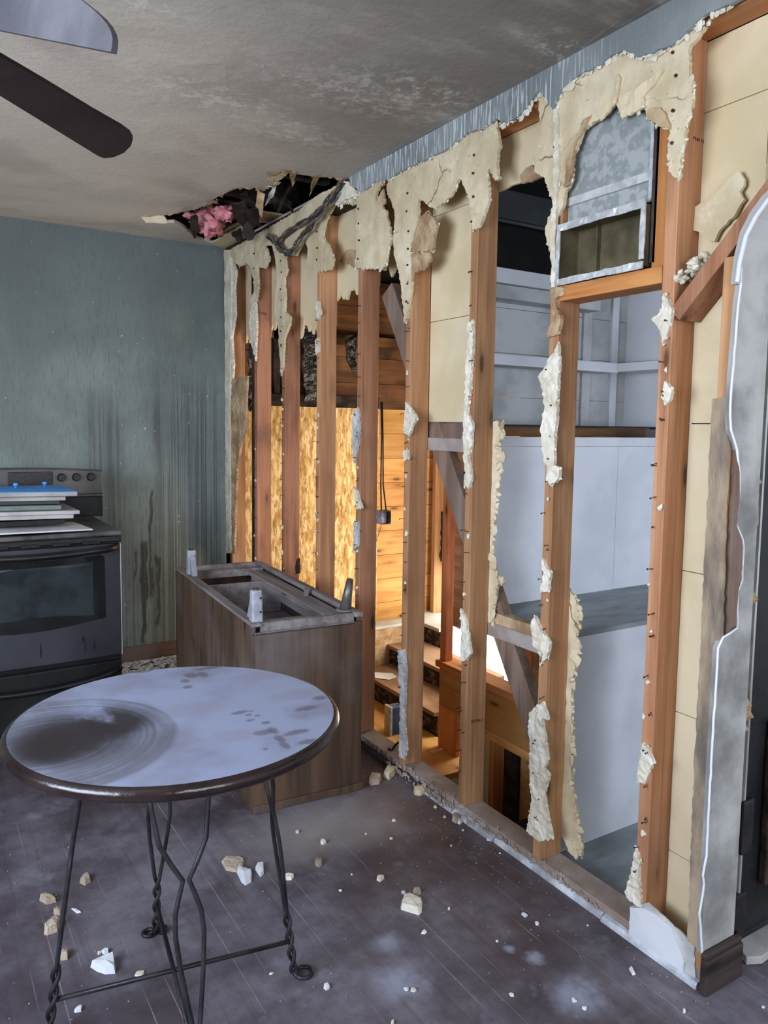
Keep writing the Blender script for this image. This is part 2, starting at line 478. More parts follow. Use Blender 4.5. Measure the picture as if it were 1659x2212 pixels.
# ------------------------------------------------------------------ mesh helpers
class MB:
    def __init__(self):
        self.v = []
        self.f = []

    def add(self, vs, fs):
        k = len(self.v)
        self.v += [tuple(p) for p in vs]
        self.f += [tuple(i + k for i in f) for f in fs]
        return self

    def box(self, a, b, mtx=None, taper=None):
        x0, y0, z0 = a
        x1, y1, z1 = b
        vs = [(x0, y0, z0), (x1, y0, z0), (x1, y1, z0), (x0, y1, z0), (x0, y0, z1), (x1, y0, z1), (x1, y1, z1), (x0, y1, z1)]
        if taper:
            cx, cy = (x0 + x1) / 2, (y0 + y1) / 2
            vs = vs[:4] + [(cx + (p[0] - cx) * taper, cy + (p[1] - cy) * taper, p[2]) for p in vs[4:]]
        if mtx is not None:
            vs = [tuple(mtx @ Vector(p)) for p in vs]
        return self.add(vs, [(3, 2, 1, 0), (4, 5, 6, 7), (0, 1, 5, 4), (1, 2, 6, 5), (2, 3, 7, 6), (3, 0, 4, 7)])

    def prism(self, poly, fn, a, b):
        """poly: 2D outline (convex or simple); fn(u, v, d) -> xyz"""
        n = len(poly)
        vs = [fn(p[0], p[1], a) for p in poly] + [fn(p[0], p[1], b) for p in poly]
        fs = [tuple(range(n)), tuple(range(2 * n - 1, n - 1, -1))]
        fs += [(i, i + n, (i + 1) % n + n, (i + 1) % n) for i in range(n)]
        return self.add(vs, fs)

    def tube(self, pts, r, n=8, closed=False, cap=True):
        pts = [Vector(p) for p in pts]
        m = len(pts)
        rr = r if isinstance(r, (list, tuple)) else [r] * m
        rings = []
        t0 = (pts[1] - pts[0]).normalized()
        ref = Vector((0, 0, 1)) if abs(t0.z) < 0.9 else Vector((1, 0, 0))
        nrm = (ref - t0 * ref.dot(t0)).normalized()
        for i in range(m):
            if closed:
                t = (pts[(i + 1) % m] - pts[i - 1]).normalized()
            else:
                t = (pts[min(i + 1, m - 1)] - pts[max(i - 1, 0)]).normalized()
            nrm = nrm - t * nrm.dot(t)
            if nrm.length < 1e-6:
                nrm = t.orthogonal()
            nrm.normalize()
            bn = t.cross(nrm)
            rings.append([pts[i] + (nrm * math.cos(2 * PI * k / n) + bn * math.sin(2 * PI * k / n)) * rr[i] for k in range(n)])
        vs = [p for rg in rings for p in rg]
        fs = []
        for i in range(m if closed else m - 1):
            j = (i + 1) % m
            fs += [(i * n + k, i * n + (k + 1) % n, j * n + (k + 1) % n, j * n + k) for k in range(n)]
        if cap and not closed:
            fs += [tuple(range(n - 1, -1, -1)), tuple((m - 1) * n + k for k in range(n))]
        return self.add(vs, fs)

    def lathe(self, prof, c=(0, 0, 0), n=32, axis='z', cap=True):
        """prof: list of (radius, height)"""
        vs = []
        for r, h in prof:
            for k in range(n):
                a = 2 * PI * k / n
                p = (r * math.cos(a), r * math.sin(a), h)
                if axis == 'y':
                    p = (p[0], p[2], -p[1])
                if axis == 'x':
                    p = (p[2], p[0], p[1])
                vs.append((c[0] + p[0], c[1] + p[1], c[2] + p[2]))
        fs = []
        for i in range(len(prof) - 1):
            fs += [(i * n + k, i * n + (k + 1) % n, (i + 1) * n + (k + 1) % n, (i + 1) * n + k) for k in range(n)]
        if cap:
            fs += [tuple(range(n - 1, -1, -1)), tuple((len(prof) - 1) * n + k for k in range(n))]
        return self.add(vs, fs)

    def blob(self, c, r, sq=(1, 1, 1), jit=0.35, rnd=random):
        """small irregular lump, 20 triangles"""
        ph = (1 + 5 ** 0.5) / 2
        base = [(-1, ph, 0), (1, ph, 0), (-1, -ph, 0), (1, -ph, 0), (0, -1, ph), (0, 1, ph), (0, -1, -ph), (0, 1, -ph), (ph, 0, -1), (ph, 0, 1), (-ph, 0, -1), (-ph, 0, 1)]
        fs = [(0, 11, 5), (0, 5, 1), (0, 1, 7), (0, 7, 10), (0, 10, 11), (1, 5, 9), (5, 11, 4), (11, 10, 2), (10, 7, 6), (7, 1, 8), (3, 9, 4), (3, 4, 2), (3, 2, 6), (3, 6, 8), (3, 8, 9), (4, 9, 5), (2, 4, 11), (6, 2, 10), (8, 6, 7), (9, 8, 1)]
        vs = []
        for b in base:
            k = r / 1.902 * (1 + rnd.uniform(-jit, jit))
            vs.append((c[0] + b[0] * k * sq[0], c[1] + b[1] * k * sq[1], c[2] + b[2] * k * sq[2]))
        return self.add(vs, fs)

    def xf(self, m):
        self.v = [tuple(m @ Vector(p)) for p in self.v]
        return self

    def build(self, name, mat, parent=None, smooth=False, bevel=0.0, segs=2):
        me = bpy.data.meshes.new(name)
        me.from_pydata([tuple(map(float, p)) for p in self.v], [], self.f)
        bm = bmesh.new()
        bm.from_mesh(me)
        bmesh.ops.recalc_face_normals(bm, faces=bm.faces)
        bm.to_mesh(me)
        bm.free()
        if smooth:
            me.polygons.foreach_set('use_smooth', [True] * len(me.polygons))
        me.materials.append(M[mat] if isinstance(mat, str) else mat)
        o = bpy.data.objects.new(name, me)
        COL.objects.link(o)
        if bevel:
            md = o.modifiers.new('bevel', 'BEVEL')
            md.width = bevel
            md.segments = segs
            md.limit_method = 'ANGLE'
            md.angle_limit = 0.6
        if parent is not None:
            o.parent = parent
            o.matrix_parent_inverse = base_of(parent).inverted()
        return o


BASE = {}


def base_of(o):
    return BASE.get(o.name, Matrix.Identity(4))


def empty(name, loc=(0, 0, 0), rz=0.0, parent=None):
    o = bpy.data.objects.new(name, None)
    o.empty_display_size = 0.1
    COL.objects.link(o)
    o.location = loc
    o.rotation_euler = (0, 0, rz)
    if parent is not None:
        o.parent = parent
    BASE[o.name] = Matrix.Translation(Vector(loc)) @ Matrix.Rotation(rz, 4, 'Z')
    return o


def tag(o, label=None, cat=None, group=None, kind=None):
    if label:
        o['label'] = label
    if cat:
        o['category'] = cat
    if group:
        o['group'] = group
    if kind:
        o['kind'] = kind
    return o


def thing(name, label, cat, loc=(0, 0, 0), rz=0.0, group=None):
    return tag(empty(name, loc, rz), label, cat, group)


def struct(o, label=None):
    o['kind'] = 'structure'
    if label:
        o['label'] = label
    return o


def local(e):
    """matrix of a thing's base, to write its parts in the thing's own axes"""
    return BASE[e.name]


def rag(poly, step=0.012, amp=0.004, seed=0, closed=True):
    rnd = random.Random(seed)
    out = []
    n = len(poly)
    for i in range(n if closed else n - 1):
        a = poly[i]
        b = poly[(i + 1) % n]
        L = math.hypot(b[0] - a[0], b[1] - a[1])
        k = max(1, int(L / step))
        nx, ny = (-(b[1] - a[1]) / (L + 1e-9), (b[0] - a[0]) / (L + 1e-9))
        for j in range(k):
            t = j / k
            d = rnd.uniform(-amp, amp) if j else rnd.uniform(-amp, amp) * 0.4
            out.append((a[0] + (b[0] - a[0]) * t + nx * d, a[1] + (b[1] - a[1]) * t + ny * d))
    if not closed:
        out.append(poly[-1])
    return out


def inpoly(x, y, poly):
    c = False
    j = len(poly) - 1
    for i in range(len(poly)):
        xi, yi = poly[i]
        xj, yj = poly[j]
        if (yi > y) != (yj > y) and x < (xj - xi) * (y - yi) / (yj - yi + 1e-12) + xi:
            c = not c
        j = i
    return c


def sheet(mb, polys, fn, thick, grid=0.03, relief=0.0, rscale=22.0, curl=None):
    """a slab with the given outline(s) (first outer, others holes), lumpy front.
    fn(u, v, d) -> xyz ; d = 0 at the back face, thick at the front face"""
    allp = [p for poly in polys for p in poly]
    us = [p[0] for p in allp]
    vs = [p[1] for p in allp]
    pts = []
    edges = []
    for poly in polys:
        k = len(pts)
        pts += [Vector(p) for p in poly]
        edges += [(k + i, k + (i + 1) % len(poly)) for i in range(len(poly))]
    rnd = random.Random(len(pts))
    if grid:
        u = min(us) + grid / 2
        while u < max(us):
            v = min(vs) + grid / 2
            while v < max(vs):
                p = (u + rnd.uniform(-.3, .3) * grid, v + rnd.uniform(-.3, .3) * grid)
                if inpoly(p[0], p[1], polys[0]) and not any(inpoly(p[0], p[1], h) for h in polys[1:]):
                    pts.append(Vector(p))
                v += grid
            u += grid
    rv, re, rf = delaunay_2d_cdt(pts, edges, [], 0, 1e-6)[:3]
    tris = []
    for f in rf:
        cx = sum(rv[i].x for i in f) / len(f)
        cy = sum(rv[i].y for i in f) / len(f)
        if inpoly(cx, cy, polys[0]) and not any(inpoly(cx, cy, h) for h in polys[1:]):
            tris.append(tuple(f))
    used = {}
    for f in tris:
        for i in range(len(f)):
            e = (f[i], f[(i + 1) % len(f)])
            key = tuple(sorted(e))
            used[key] = None if key in used else e
    n = len(rv)

    def front(p):
        d = thick
        if relief:
            d += relief * (noise.noise(Vector((p.x * rscale, p.y * rscale, 3.1))) + 0.5 * noise.noise(Vector((p.x * rscale * 2.7, p.y * rscale * 2.7, 7.7))))
        if curl:
            d += curl(p.x, p.y)
        return fn(p.x, p.y, d)

    def back(p):
        d = 0.0
        if curl:
            d += curl(p.x, p.y)
        return fn(p.x, p.y, d)
    vsx = [front(p) for p in rv] + [back(p) for p in rv]
    fs = list(tris) + [tuple(i + n for i in reversed(f)) for f in tris]
    fs += [(e[0], e[0] + n, e[1] + n, e[1]) for e in used.values() if e]
    mb.add(vsx, fs)
    return mb


def wallfn(x):
    """sheet on the plane x, thickness growing towards the room (-x)"""
    return lambda u, v, d: (x - d, u, v)


def rubble(mb, outline, x, amp=0.006, every=0.02, seed=1, jit=0.4):
    """broken plaster crumbs stuck along an outline of the wall"""
    rnd = random.Random(seed)
    pts = rag(outline, every, 0.004, seed, closed=False)
    for p in pts:
        if rnd.random() < 0.75:
            mb.blob((x - rnd.uniform(-0.4, .5) * amp, p[0], p[1] + rnd.uniform(-.5, .5) * amp), amp * rnd.uniform(0.35, 1.05), (0.6, rnd.uniform(.7, 2.2), rnd.uniform(.7, 2.0)), .55, rnd)
    return mb


# ================================================================== THE SETTING
H = 2.44            # ceiling height
BW = 4.51           # back wall
XL, YR = -3.30, -1.72   # left wall, rear wall
WT = 0.085          # stud depth

# ---------------- floor: narrow strip boards running along the stud wall
floor = struct(empty('floor'), 'dark dusty strip-board floor')
MB().box((XL - .1, YR - .1, -0.06), (0.0, BW + .05, -0.012)).build('subfloor', 'subfloor', floor)
rnd = random.Random(3)
bx = 0.0
while bx > XL:
    w = 0.057
    near = bx > -2.2
    cuts = [YR]
    yy = YR + rnd.uniform(0.4, 1.9)
    while near and yy < BW - 0.4:
        cuts.append(yy)
        yy += rnd.uniform(1.3, 2.4)
    cuts.append(BW)
    for a, b in zip(cuts, cuts[1:]):
        dz = rnd.uniform(-0.0006, 0.0003)
        MB().box((bx - w + .0001, a + .0002, -0.014), (bx - .0001, b - .0002, dz)).build('floorboard', 'floor', floor)
    bx -= w
# floor of the next room, past the wall's end
MB().box((0.0, YR, -0.06), (0.135, 1.10, -0.0005)).build('threshold_board', 'floor', floor)
nf = struct(MB().box((0.135, YR, -0.06), (2.1, 1.298, -0.002)).build('floor_next_room', 'floor'), 'dark floor of the next room past the archway')

# ---------------- back wall (teal) with corner strip and baseboard
wall_back = struct(MB().box((XL, BW, 0), (0.0, BW + 0.12, H)).build('wall_back', 'teal'), 'teal painted back wall streaked with soot drips')
bb = struct(MB().box((XL, BW - 0.016, 0), (-0.012, BW, 0.092)).build('baseboard_back', 'baseboard', bevel=0.004), 'brown wooden baseboard below the teal wall')

# ---------------- left wall with window opening, rear wall with window opening
wl = struct(empty('wall_left'), 'left wall with a window opening')
for a, b in (((XL - .12, YR, 0), (XL, 0.15, H)), ((XL - .12, 2.05, 0), (XL, BW, H)), ((XL - .12, 0.15, 0), (XL, 2.05, 1.0)), ((XL - .12, 0.15, 2.2), (XL, 2.05, H))):
    MB().box(a, b).build('wall_panel', 'teal', wl)
wr_ = struct(empty('wall_rear'), 'rear wall with a window opening')
for a, b in (((XL, YR - .12, 0), (-2.2, YR, H)), ((-0.4, YR - .12, 0), (0.55, YR, H)), ((1.75, YR - .12, 0), (2.1, YR, H)), ((0.55, YR - .12, 0), (1.75, YR, 0.9)), ((0.55, YR - .12, 2.2), (1.75, YR, H)), ((-2.2, YR - .12, 0), (-0.4, YR, 0.95)), ((-2.2, YR - .12, 2.25), (-0.4, YR, H))):  # right-hand opening is made up to go with the closet fill lamp
    MB().box(a, b).build('wall_panel', 'plaster_grey', wr_)

# ---------------- ceiling with the burnt-through hole in the corner
ceiling = struct(empty('ceiling'), 'smoke-stained plaster ceiling with a ragged burnt hole in the corner')
hole_px = [(305, 467), (355, 465), (383, 461), (415, 453), (443, 446), (458, 440), (468, 428), (487, 413), (512, 407), (546, 406), (568, 412), (581, 403),
           (597, 398), (582, 382), (597, 373), (625, 368), (640, 376), (665, 379), (697, 382), (722, 384), (742, 390)]
low_px = [(488, 534), (470, 528), (455, 524), (430, 517), (418, 510), (405, 499), (390, 487), (376, 481), (350, 483), (314, 480)]
up = [tuple(onz(a, b, H)[:2]) for a, b in hole_px]
lo = [tuple(onz(a, b, H)[:2]) for a, b in low_px]
up[-1] = (0.012, up[-1][1])
hole = rag(up, 0.03, 0.012, 5, closed=False) + [(0.012, BW - 0.02)] + rag(lo, 0.03, 0.008, 6, closed=False)
outer = [(XL, YR), (0.03, YR), (0.03, BW), (XL, BW)]
cm = MB()
sheet(cm, [outer, hole], lambda u, v, d: (u, v, H + 0.016 - d), 0.016, grid=0.10, relief=0.0025, rscale=9)
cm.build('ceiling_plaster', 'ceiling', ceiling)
# torn paper and lath edge around the hole
em = MB()
rnd = random.Random(12)
for i, p in enumerate(rag(up, 0.013, 0.008, 8, closed=False)):
    em.blob((p[0], p[1], H + rnd.uniform(-.004, .012)), rnd.uniform(.003, .014), (rnd.uniform(.8, 2), rnd.uniform(.8, 2), .4), .6, rnd)
em.build('torn_edge', 'plaster_tan', ceiling)
# attic framing above the hole
for k, jy in enumerate((2.75, 3.16, 3.56, 3.97, 4.36)):
    MB().box((-2.2, jy, H + 0.03), (0.0, jy + .04, H + 0.17)).build('ceiling_joist', 'burnt', ceiling)
att = struct(empty('attic'), 'burnt dark attic above the ceiling hole')
MB().box((-2.3, 2.4, H + .75), (0.4, 4.75, H + .80)).build('roof_deck', 'dark', att)
MB().box((-2.35, 2.4, H + .017), (-2.3, 4.75, H + .8)).build('attic_end', 'dark', att)
MB().box((0.4, 2.4, H + .017), (0.45, 4.75, H + .8)).build('attic_end', 'dark', att)
MB().box((-2.3, 2.35, H + .017), (0.4, 2.4, H + .8)).build('attic_side', 'dark', att)
MB().box((-2.3, 4.70, H + .017), (0.4, 4.75, H + .8)).build('attic_side', 'dark', att)
MB().box((-0.9, 3.1, H + .17), (-0.25, 3.2, H + .30)).build('roof_brace', 'burnt_brown', att)
# cover over the rest of the building so that only the windows let light in
roof = struct(MB().box((XL - .2, YR - .2, H + .82), (2.2, 4.9, H + .86)).build('roof', 'dark'), 'roof above the attic')


def flap(pts, t=0.006):
    """torn strip: outline given as 3D points"""
    m = MB()
    n = len(pts)
    P = [Vector(p) for p in pts]
    nr = (P[1] - P[0]).cross(P[2] - P[0]).normalized() * t
    m.add([tuple(p) for p in P] + [tuple(p + nr) for p in P], [tuple(range(n)), tuple(range(2 * n - 1, n - 1, -1))] + [(i, i + n, (i + 1) % n + n, (i + 1) % n) for i in range(n)])
    return m


# hanging shreds of lath and paper in the hole (parts of the ceiling)
for pts, z0, mt in (([(625, 370), (640, 376), (632, 405)], 2.44, 'plaster_tan'), ([(676, 380), (690, 384), (682, 400), (668, 425)], 2.46, 'plaster_tan'),
                    ([(556, 412), (572, 420), (566, 470), (552, 445)], 2.44, 'plaster_tan'), ([(588, 402), (598, 400), (590, 425), (572, 446)], 2.46, 'plaster_grey'),
                    ([(305, 468), (356, 466), (364, 480), (316, 480)], 2.447, 'lath'), ([(582, 383), (600, 372), (626, 368), (598, 390)], 2.446, 'lath')):
    g = [tuple(onz(a, b, z0 - 0.0016 * max(0, b - 400))) for a, b in rag(pts, 9, 2.0, int(pts[0][0]))]
    flap(g).build('torn_shred', mt, ceiling)
# crossing charred strip laths
for (a, b) in (((470, 430), (560, 470)), ((520, 412), (545, 520)), ((500, 480), (600, 500)), ((585, 400), (640, 470)), ((640, 385), (600, 460))):
    p = onz(*a, H + .05)
    q = onz(*b, H - .01)
    MB().tube([p, (p + q) / 2 + np.array([0, 0, .02]), q], [.008, .010, .006], 5).build('charred_lath', 'burnt', ceiling)
# pale boards of the hole's lower side, sloping into the corner
for pts, z0, mt in (([(455, 522), (492, 503), (523, 486), (540, 505), (500, 532), (486, 535)], 2.445, 'lath_back'), ([(470, 505), (520, 478), (530, 486), (470, 516)], 2.452, 'plaster_tan'),
                    ([(560, 458), (590, 462), (612, 466), (600, 480), (560, 482)], 2.46, 'plaster_tan')):
    flap([tuple(onz(a, b, z0)) for a, b in rag(pts, 7, 1.2, int(pts[1][0]))], .008).build('broken_lath', mt, ceiling)

# pink insulation tufts hanging in the hole
ins = thing('insulation_tuft', 'tuft of pink fibreglass insulation hanging from the ceiling hole', 'insulation', tuple(onz(455, 480, 2.40)))
def fluff(c, r, sq, seed, spike=.55):
    m = MB()
    nu, nv = 26, 18
    for j in range(nv + 1):
        th = PI * j / nv
        for i in range(nu):
            ph = 2 * PI * i / nu
            d = Vector((math.sin(th) * math.cos(ph), math.sin(th) * math.sin(ph), math.cos(th)))
            q = d * 2.2 + Vector((seed * 7.1, seed * 2.3, 0))
            k = 1 + spike * (noise.noise(q) + .6 * noise.noise(q * 2.3) + .4 * noise.noise(q * 5.1))
            m.v.append((c[0] + d.x * r * k * sq[0], c[1] + d.y * r * k * sq[1], c[2] + d.z * r * k * sq[2]))
    for j in range(nv):
        for i in range(nu):
            m.f.append((j * nu + i, j * nu + (i + 1) % nu, (j + 1) * nu + (i + 1) % nu, (j + 1) * nu + i))
    return m


for k, (px, py, r, sq) in enumerate(((452, 476, .085, (.9, 1.1, .75)), (486, 462, .055, (.9, 1.2, .6)), (449, 498, .036, (.6, .6, 1.3)), (408, 466, .022, (1.2, 1, .6)))):
    fluff(onz(px, py, 2.435), r, sq, k + 1).build('tuft', 'pink', ins, smooth=True)
# grey charred rags hanging
rg = thing('charred_rag', 'grey charred rag dangling below the ceiling hole', 'debris', tuple(onz(535, 505, 2.36)))
flap([tuple(onz(a, b, 2.38 - .0012 * (b - 470))) for a, b in rag([(526, 490), (536, 479), (545, 492), (551, 508), (547, 517), (534, 520), (524, 505)], 5, 1.5, 9)], .006).build('rag', M['hood'], rg)


for k, (px, z0, mt) in enumerate((([(500, 440), (530, 432), (545, 470), (528, 492), (508, 470)], 2.45, 'burnt'), ([(530, 455), (556, 450), (560, 486), (540, 500)], 2.44, 'burnt'), ([(412, 470), (426, 466), (432, 500), (420, 516), (410, 494)], 2.44, 'burnt'),
                                  ([(600, 412), (640, 400), (648, 440), (610, 458), (590, 450)], 2.50, 'dark'), ([(515, 420), (530, 412), (545, 428), (560, 446), (540, 444)], 2.48, 'hood'), ([(500, 505), (520, 494), (526, 515), (512, 522)], 2.43, 'burnt'))):
    flap([tuple(onz(a, b, z0 - .0008 * (b - 420))) for a, b in rag(px, 5, 2.2, 60 + k)], .006).build('charred_scrap', mt, ceiling)


# ---------------- the open stud wall on the right
wall = struct(empty('wall_right'), 'stripped stud wall with ragged remains of plaster and lath')
END = 1.108
MB().box((0.0, END + .004, 0.0), (WT, 4.50, 0.038)).build('bottom_plate', 'plate_dusty', wall, bevel=.002)
for a, b, mt in ((YR, 2.80, 'plank_y'), (2.802, 4.50, 'burnt')):
    MB().box((0.004, a, 2.362), (WT, b, 2.40)).build('top_plate', mt, wall, bevel=.002)
    MB().box((0.004, a, 2.402), (WT, b, 2.44)).build('top_plate', mt, wall, bevel=.002)

studs = {}
SY = dict(s9=1.286, s8=1.689, s7=2.082, s6=2.476, s5=2.855, s4=3.243, s3=3.641, s2=4.012, s1=4.405)
for k, y in SY.items():
    y1 = y + .038
    mt = 'stud_sooty' if k in ('s1', 's2', 's3') else 'stud'
    studs[k] = MB().box((0.0, y, .038), (WT, y1, 2.362)).build('stud', mt, wall, bevel=.002)
# sister stud beside the duct, header below it
MB().box((0.004, 1.326, 1.812), (WT, 1.364, 2.362)).build('cripple_stud', 'orange_z', wall, bevel=.002)
MB().box((0.0, 1.326, 1.768), (WT, 1.689, 1.812)).build('header', 'orange_y', wall, bevel=.002)
# charred stud behind the corner studs
MB().box((0.03, 4.13, .038), (WT, 4.165, 2.362)).build('charred_stud', 'burnt', wall)
# blocking between studs, with broken plaster on top
b1 = MB().box((0.087, 2.10, 1.302), (WT + .045, 2.50, 1.352)).build('blocking', 'plate_dusty', wall, bevel=.003)
b1b = MB().box((0.098, 2.10, 1.352), (WT + .045, 2.50, 1.408)).build('blocking_board', 'brace', wall)
b2 = MB().box((0.087, 1.71, .655), (WT + .045, 2.10, .705)).build('blocking', 'plate_dusty', wall, bevel=.003)
b2b = MB().box((0.092, 1.71, .705), (WT + .045, 2.10, .742)).build('blocking_board', 'plaster_tan', wall)

# let-in diagonal brace behind the studs (one straight board)
dv = Vector((0, 1.79 - 2.86, .21 - 1.945))
L = dv.length
dv.normalize()
nv = Vector((0, -dv.z, dv.y))
if nv.y > 0:
    nv = -nv
bm_ = MB()
c0 = Vector((0.097, 2.86, 1.945))
vs = []
for s in (0, L):
    for x, n_ in ((0, 0), (0, .092), (.04, .092), (.04, 0)):
        vs.append(tuple(c0 + dv * s + nv * n_ + Vector((x, 0, 0))))
bm_.add(vs, [(0, 1, 2, 3), (7, 6, 5, 4), (0, 4, 5, 1), (1, 5, 6, 2), (2, 6, 7, 3), (3, 7, 4, 0)])
bm_.build('diagonal_brace', 'brace', wall, bevel=.002)


def beam(a, b, wdt, x0, x1):
    """square-cut board in the wall plane from (y,z) a to b; wdt across, x0..x1 deep"""
    d = Vector((0, b[0] - a[0], b[1] - a[1]))
    n_ = Vector((0, -d.z, d.y)).normalized() * wdt / 2
    A = Vector((0, a[0], a[1]))
    B = A + d
    m = MB()
    vs = []
    for P in (A, B):
        for s, x in ((-1, x0), (1, x0), (1, x1), (-1, x1)):
            vs.append(tuple(P + n_ * s + Vector((x, 0, 0))))
    return m.add(vs, [(0, 1, 2, 3), (7, 6, 5, 4), (0, 4, 5, 1), (1, 5, 6, 2), (2, 6, 7, 3), (3, 7, 4, 0)])


# arch corner brace and jamb stud
beam((1.283, 1.682), (0.72, 2.275), .040, 0.0, WT).build('arch_brace', 'stud', wall, bevel=.002)
MB().box((0.0, 1.112, .038), (WT, 1.150, 1.80)).build('jamb_stud', 'stud', wall, bevel=.002)

# ---------------- lath on the far side of the studs, in 16-inch courses
ZJ = [0.0, .247, .639, 1.024, 1.412, 1.796, 2.19, 2.362]


def lathboard(y0, y1, z0, z1, ragbot=0.0, seed=0, x=WT + .012, name='lath_board', ragtop=0.0, mt='lath_back'):
    rnd = random.Random(seed)
    pts = []
    n = max(4, int((y1 - y0) / .010))
    for i in range(n + 1):
        pts.append((y0 + (y1 - y0) * i / n, z0 + (ragbot * (.5 + 1.1 * noise.noise(Vector((i * .31, seed * 3.3, 0)))) + rnd.uniform(-.1, .1) * ragbot if ragbot else 0)))
    for i in range(n + 1):
        pts.append((y1 - (y1 - y0) * i / n, z1 - (rnd.uniform(0, ragtop) if ragtop else 0)))
    m = MB()
    sheet(m, [pts], wallfn(x), .010, grid=.05, relief=.0012)
    return m.build(name, mt, wall)


for i in range(7):                                   # bay between the last stud and the jamb, and on over the arch
    z0, z1 = ZJ[i] + .0012, ZJ[i + 1] - .0012
    lathboard(1.112 if i < 6 else .2, 1.33, z0, z1, seed=i)
lathboard(.2, 1.110, 2.022, 2.188, seed=9)
for i in (4, 5, 6):                                  # bay left of the diagonal brace
    lathboard(2.10, 2.475, ZJ[i] + .0012, ZJ[i + 1] - .0012, seed=20 + i)
lathboard(1.70, 2.10, 2.192, 2.362, .006, 31)
lathboard(2.49, 2.86, 2.02, 2.362, .05, 32)
lathboard(2.87, 3.25, 1.965, 2.362, .05, 33)
lathboard(3.26, 3.65, 1.83, 2.362, .09, 34)
lathboard(3.66, 4.02, 1.92, 2.362, .06, 35)
lathboard(4.03, 4.40, 1.86, 2.362, .06, 36)
# far-side lath broken off behind the seventh and eighth studs
for pts, seed in (([(1060, 908), (1088, 911), (1083, 945), (1077, 968), (1086, 984), (1074, 994), (1083, 1021), (1074, 1059), (1071, 1105), (1067, 1165), (1066, 1205), (1079, 1261), (1070, 1300), (1064, 1344), (1055, 1344), (1052, 1100)], 1),
                  ([(1230, 1270), (1242, 1288), (1252, 1312), (1246, 1380), (1243, 1440), (1236, 1500), (1238, 1600), (1236, 1690), (1247, 1745), (1254, 1790), (1258, 1850), (1236, 1842), (1212, 1800), (1215, 1500)], 2)):
    m = MB()
    o_ = rag(yz(pts, WT + .006), .012, .004, seed)
    sheet(m, [o_], wallfn(WT + .012), .011, grid=.02, relief=.003)
    rubble(m, yz(pts[1:-2], WT), WT, .006, .018, seed)
    rubble(m, yz(pts[1:-2], WT), WT - .002, .012, .016, seed + 5)
    m.build('broken_lath', 'lath', wall)
# hanging loose fragment behind the bay over the shelves, and at the bottom of it
for pts, x, mt in (([(1128, 380), (1140, 365), (1153, 357), (1158, 370), (1178, 375), (1172, 385), (1150, 394), (1131, 398)], WT - .003, 'plaster_tan'),
                   ([(1480, 472), (1495, 462), (1500, 450), (1545, 430), (1575, 392), (1594, 375), (1602, 372), (1613, 388), (1612, 402), (1604, 415), (1612, 432), (1595, 462), (1560, 500), (1548, 524), (1530, 520), (1500, 492)], WT - .01, 'lath'),
                   ([(737, 565), (752, 541), (772, 540), (772, 582), (757, 572)], WT - .01, 'plaster_tan')):
    m = MB()
    sheet(m, [rag(yz(pts, x), .01, .003, 3)], wallfn(x), .010, grid=.025, relief=.003)
    m.build('loose_lath', mt, wall)
# rubble caught behind the arch brace
m = MB()
rnd = random.Random(41)
for k in range(46):
    t = rnd.random()
    p = onx(1462 + 62 * t + rnd.uniform(-6, 6), 612 - 52 * t + rnd.uniform(-14, 10), .03)
    m.blob((rnd.uniform(.005, .06), p[1], p[2]), rnd.uniform(.006, .013), (1, 1, .8), .5, rnd)
m.build('caught_rubble', 'plaster', wall)

# ---------------- lath and plaster still hanging on the room side
# blue-grey painted plaster strip under the ceiling
band_low = [(757, 392), (762, 402), (772, 407), (775, 413), (783, 414), (792, 409), (800, 403), (808, 394), (822, 391), (833, 390), (848, 383), (866, 370), (881, 362), (899, 354),
            (919, 346), (963, 323), (988, 306), (1013, 285), (1038, 281), (1063, 266), (1076, 257), (1096, 266), (1114, 256), (1132, 238), (1154, 212), (1166, 197), (1179, 212),
            (1195, 237), (1208, 209), (1215, 194), (1251, 162), (1291, 144), (1313, 127), (1349, 108), (1381, 124), (1432, 107), (1464, 90), (1478, 76), (1494, 61), (1516, 40), (1536, 27), (1559, 18), (1590, 4)]
bl = yz(band_low, -.02)
end_z = bl[-1][1]
poly = rag(bl, .012, .0035, 3, closed=False) + [(1.05, end_z + .002), (0.6, end_z), (YR, end_z), (YR, H - .0005), (bl[0][0], H - .0005)]
m = MB()
sheet(m, [poly], wallfn(-.012), .012, grid=.05, relief=.001)
m.build('painted_plaster', 'band', wall)
m = MB()
rubble(m, bl, -.016, .0065, .013, 5)
rubble(m, yz([(1190, 240), (1215, 196), (1251, 164), (1291, 146), (1349, 110), (1381, 126), (1432, 110), (1480, 78), (1516, 44), (1590, 8)], -.02), -.014, .009, .012, 6)
rubble(m, yz([(1070, 270), (1096, 268), (1135, 240), (1166, 199), (1185, 225)], -.02), -.014, .008, .012, 7)
m.build('plaster_crust', 'plaster', wall)

# big lath sheets; outlines traced on the room face of the studs
fronts = []
topz = H - .002


def up_to(pts, top, x=-.006):
    return yz(pts, x)


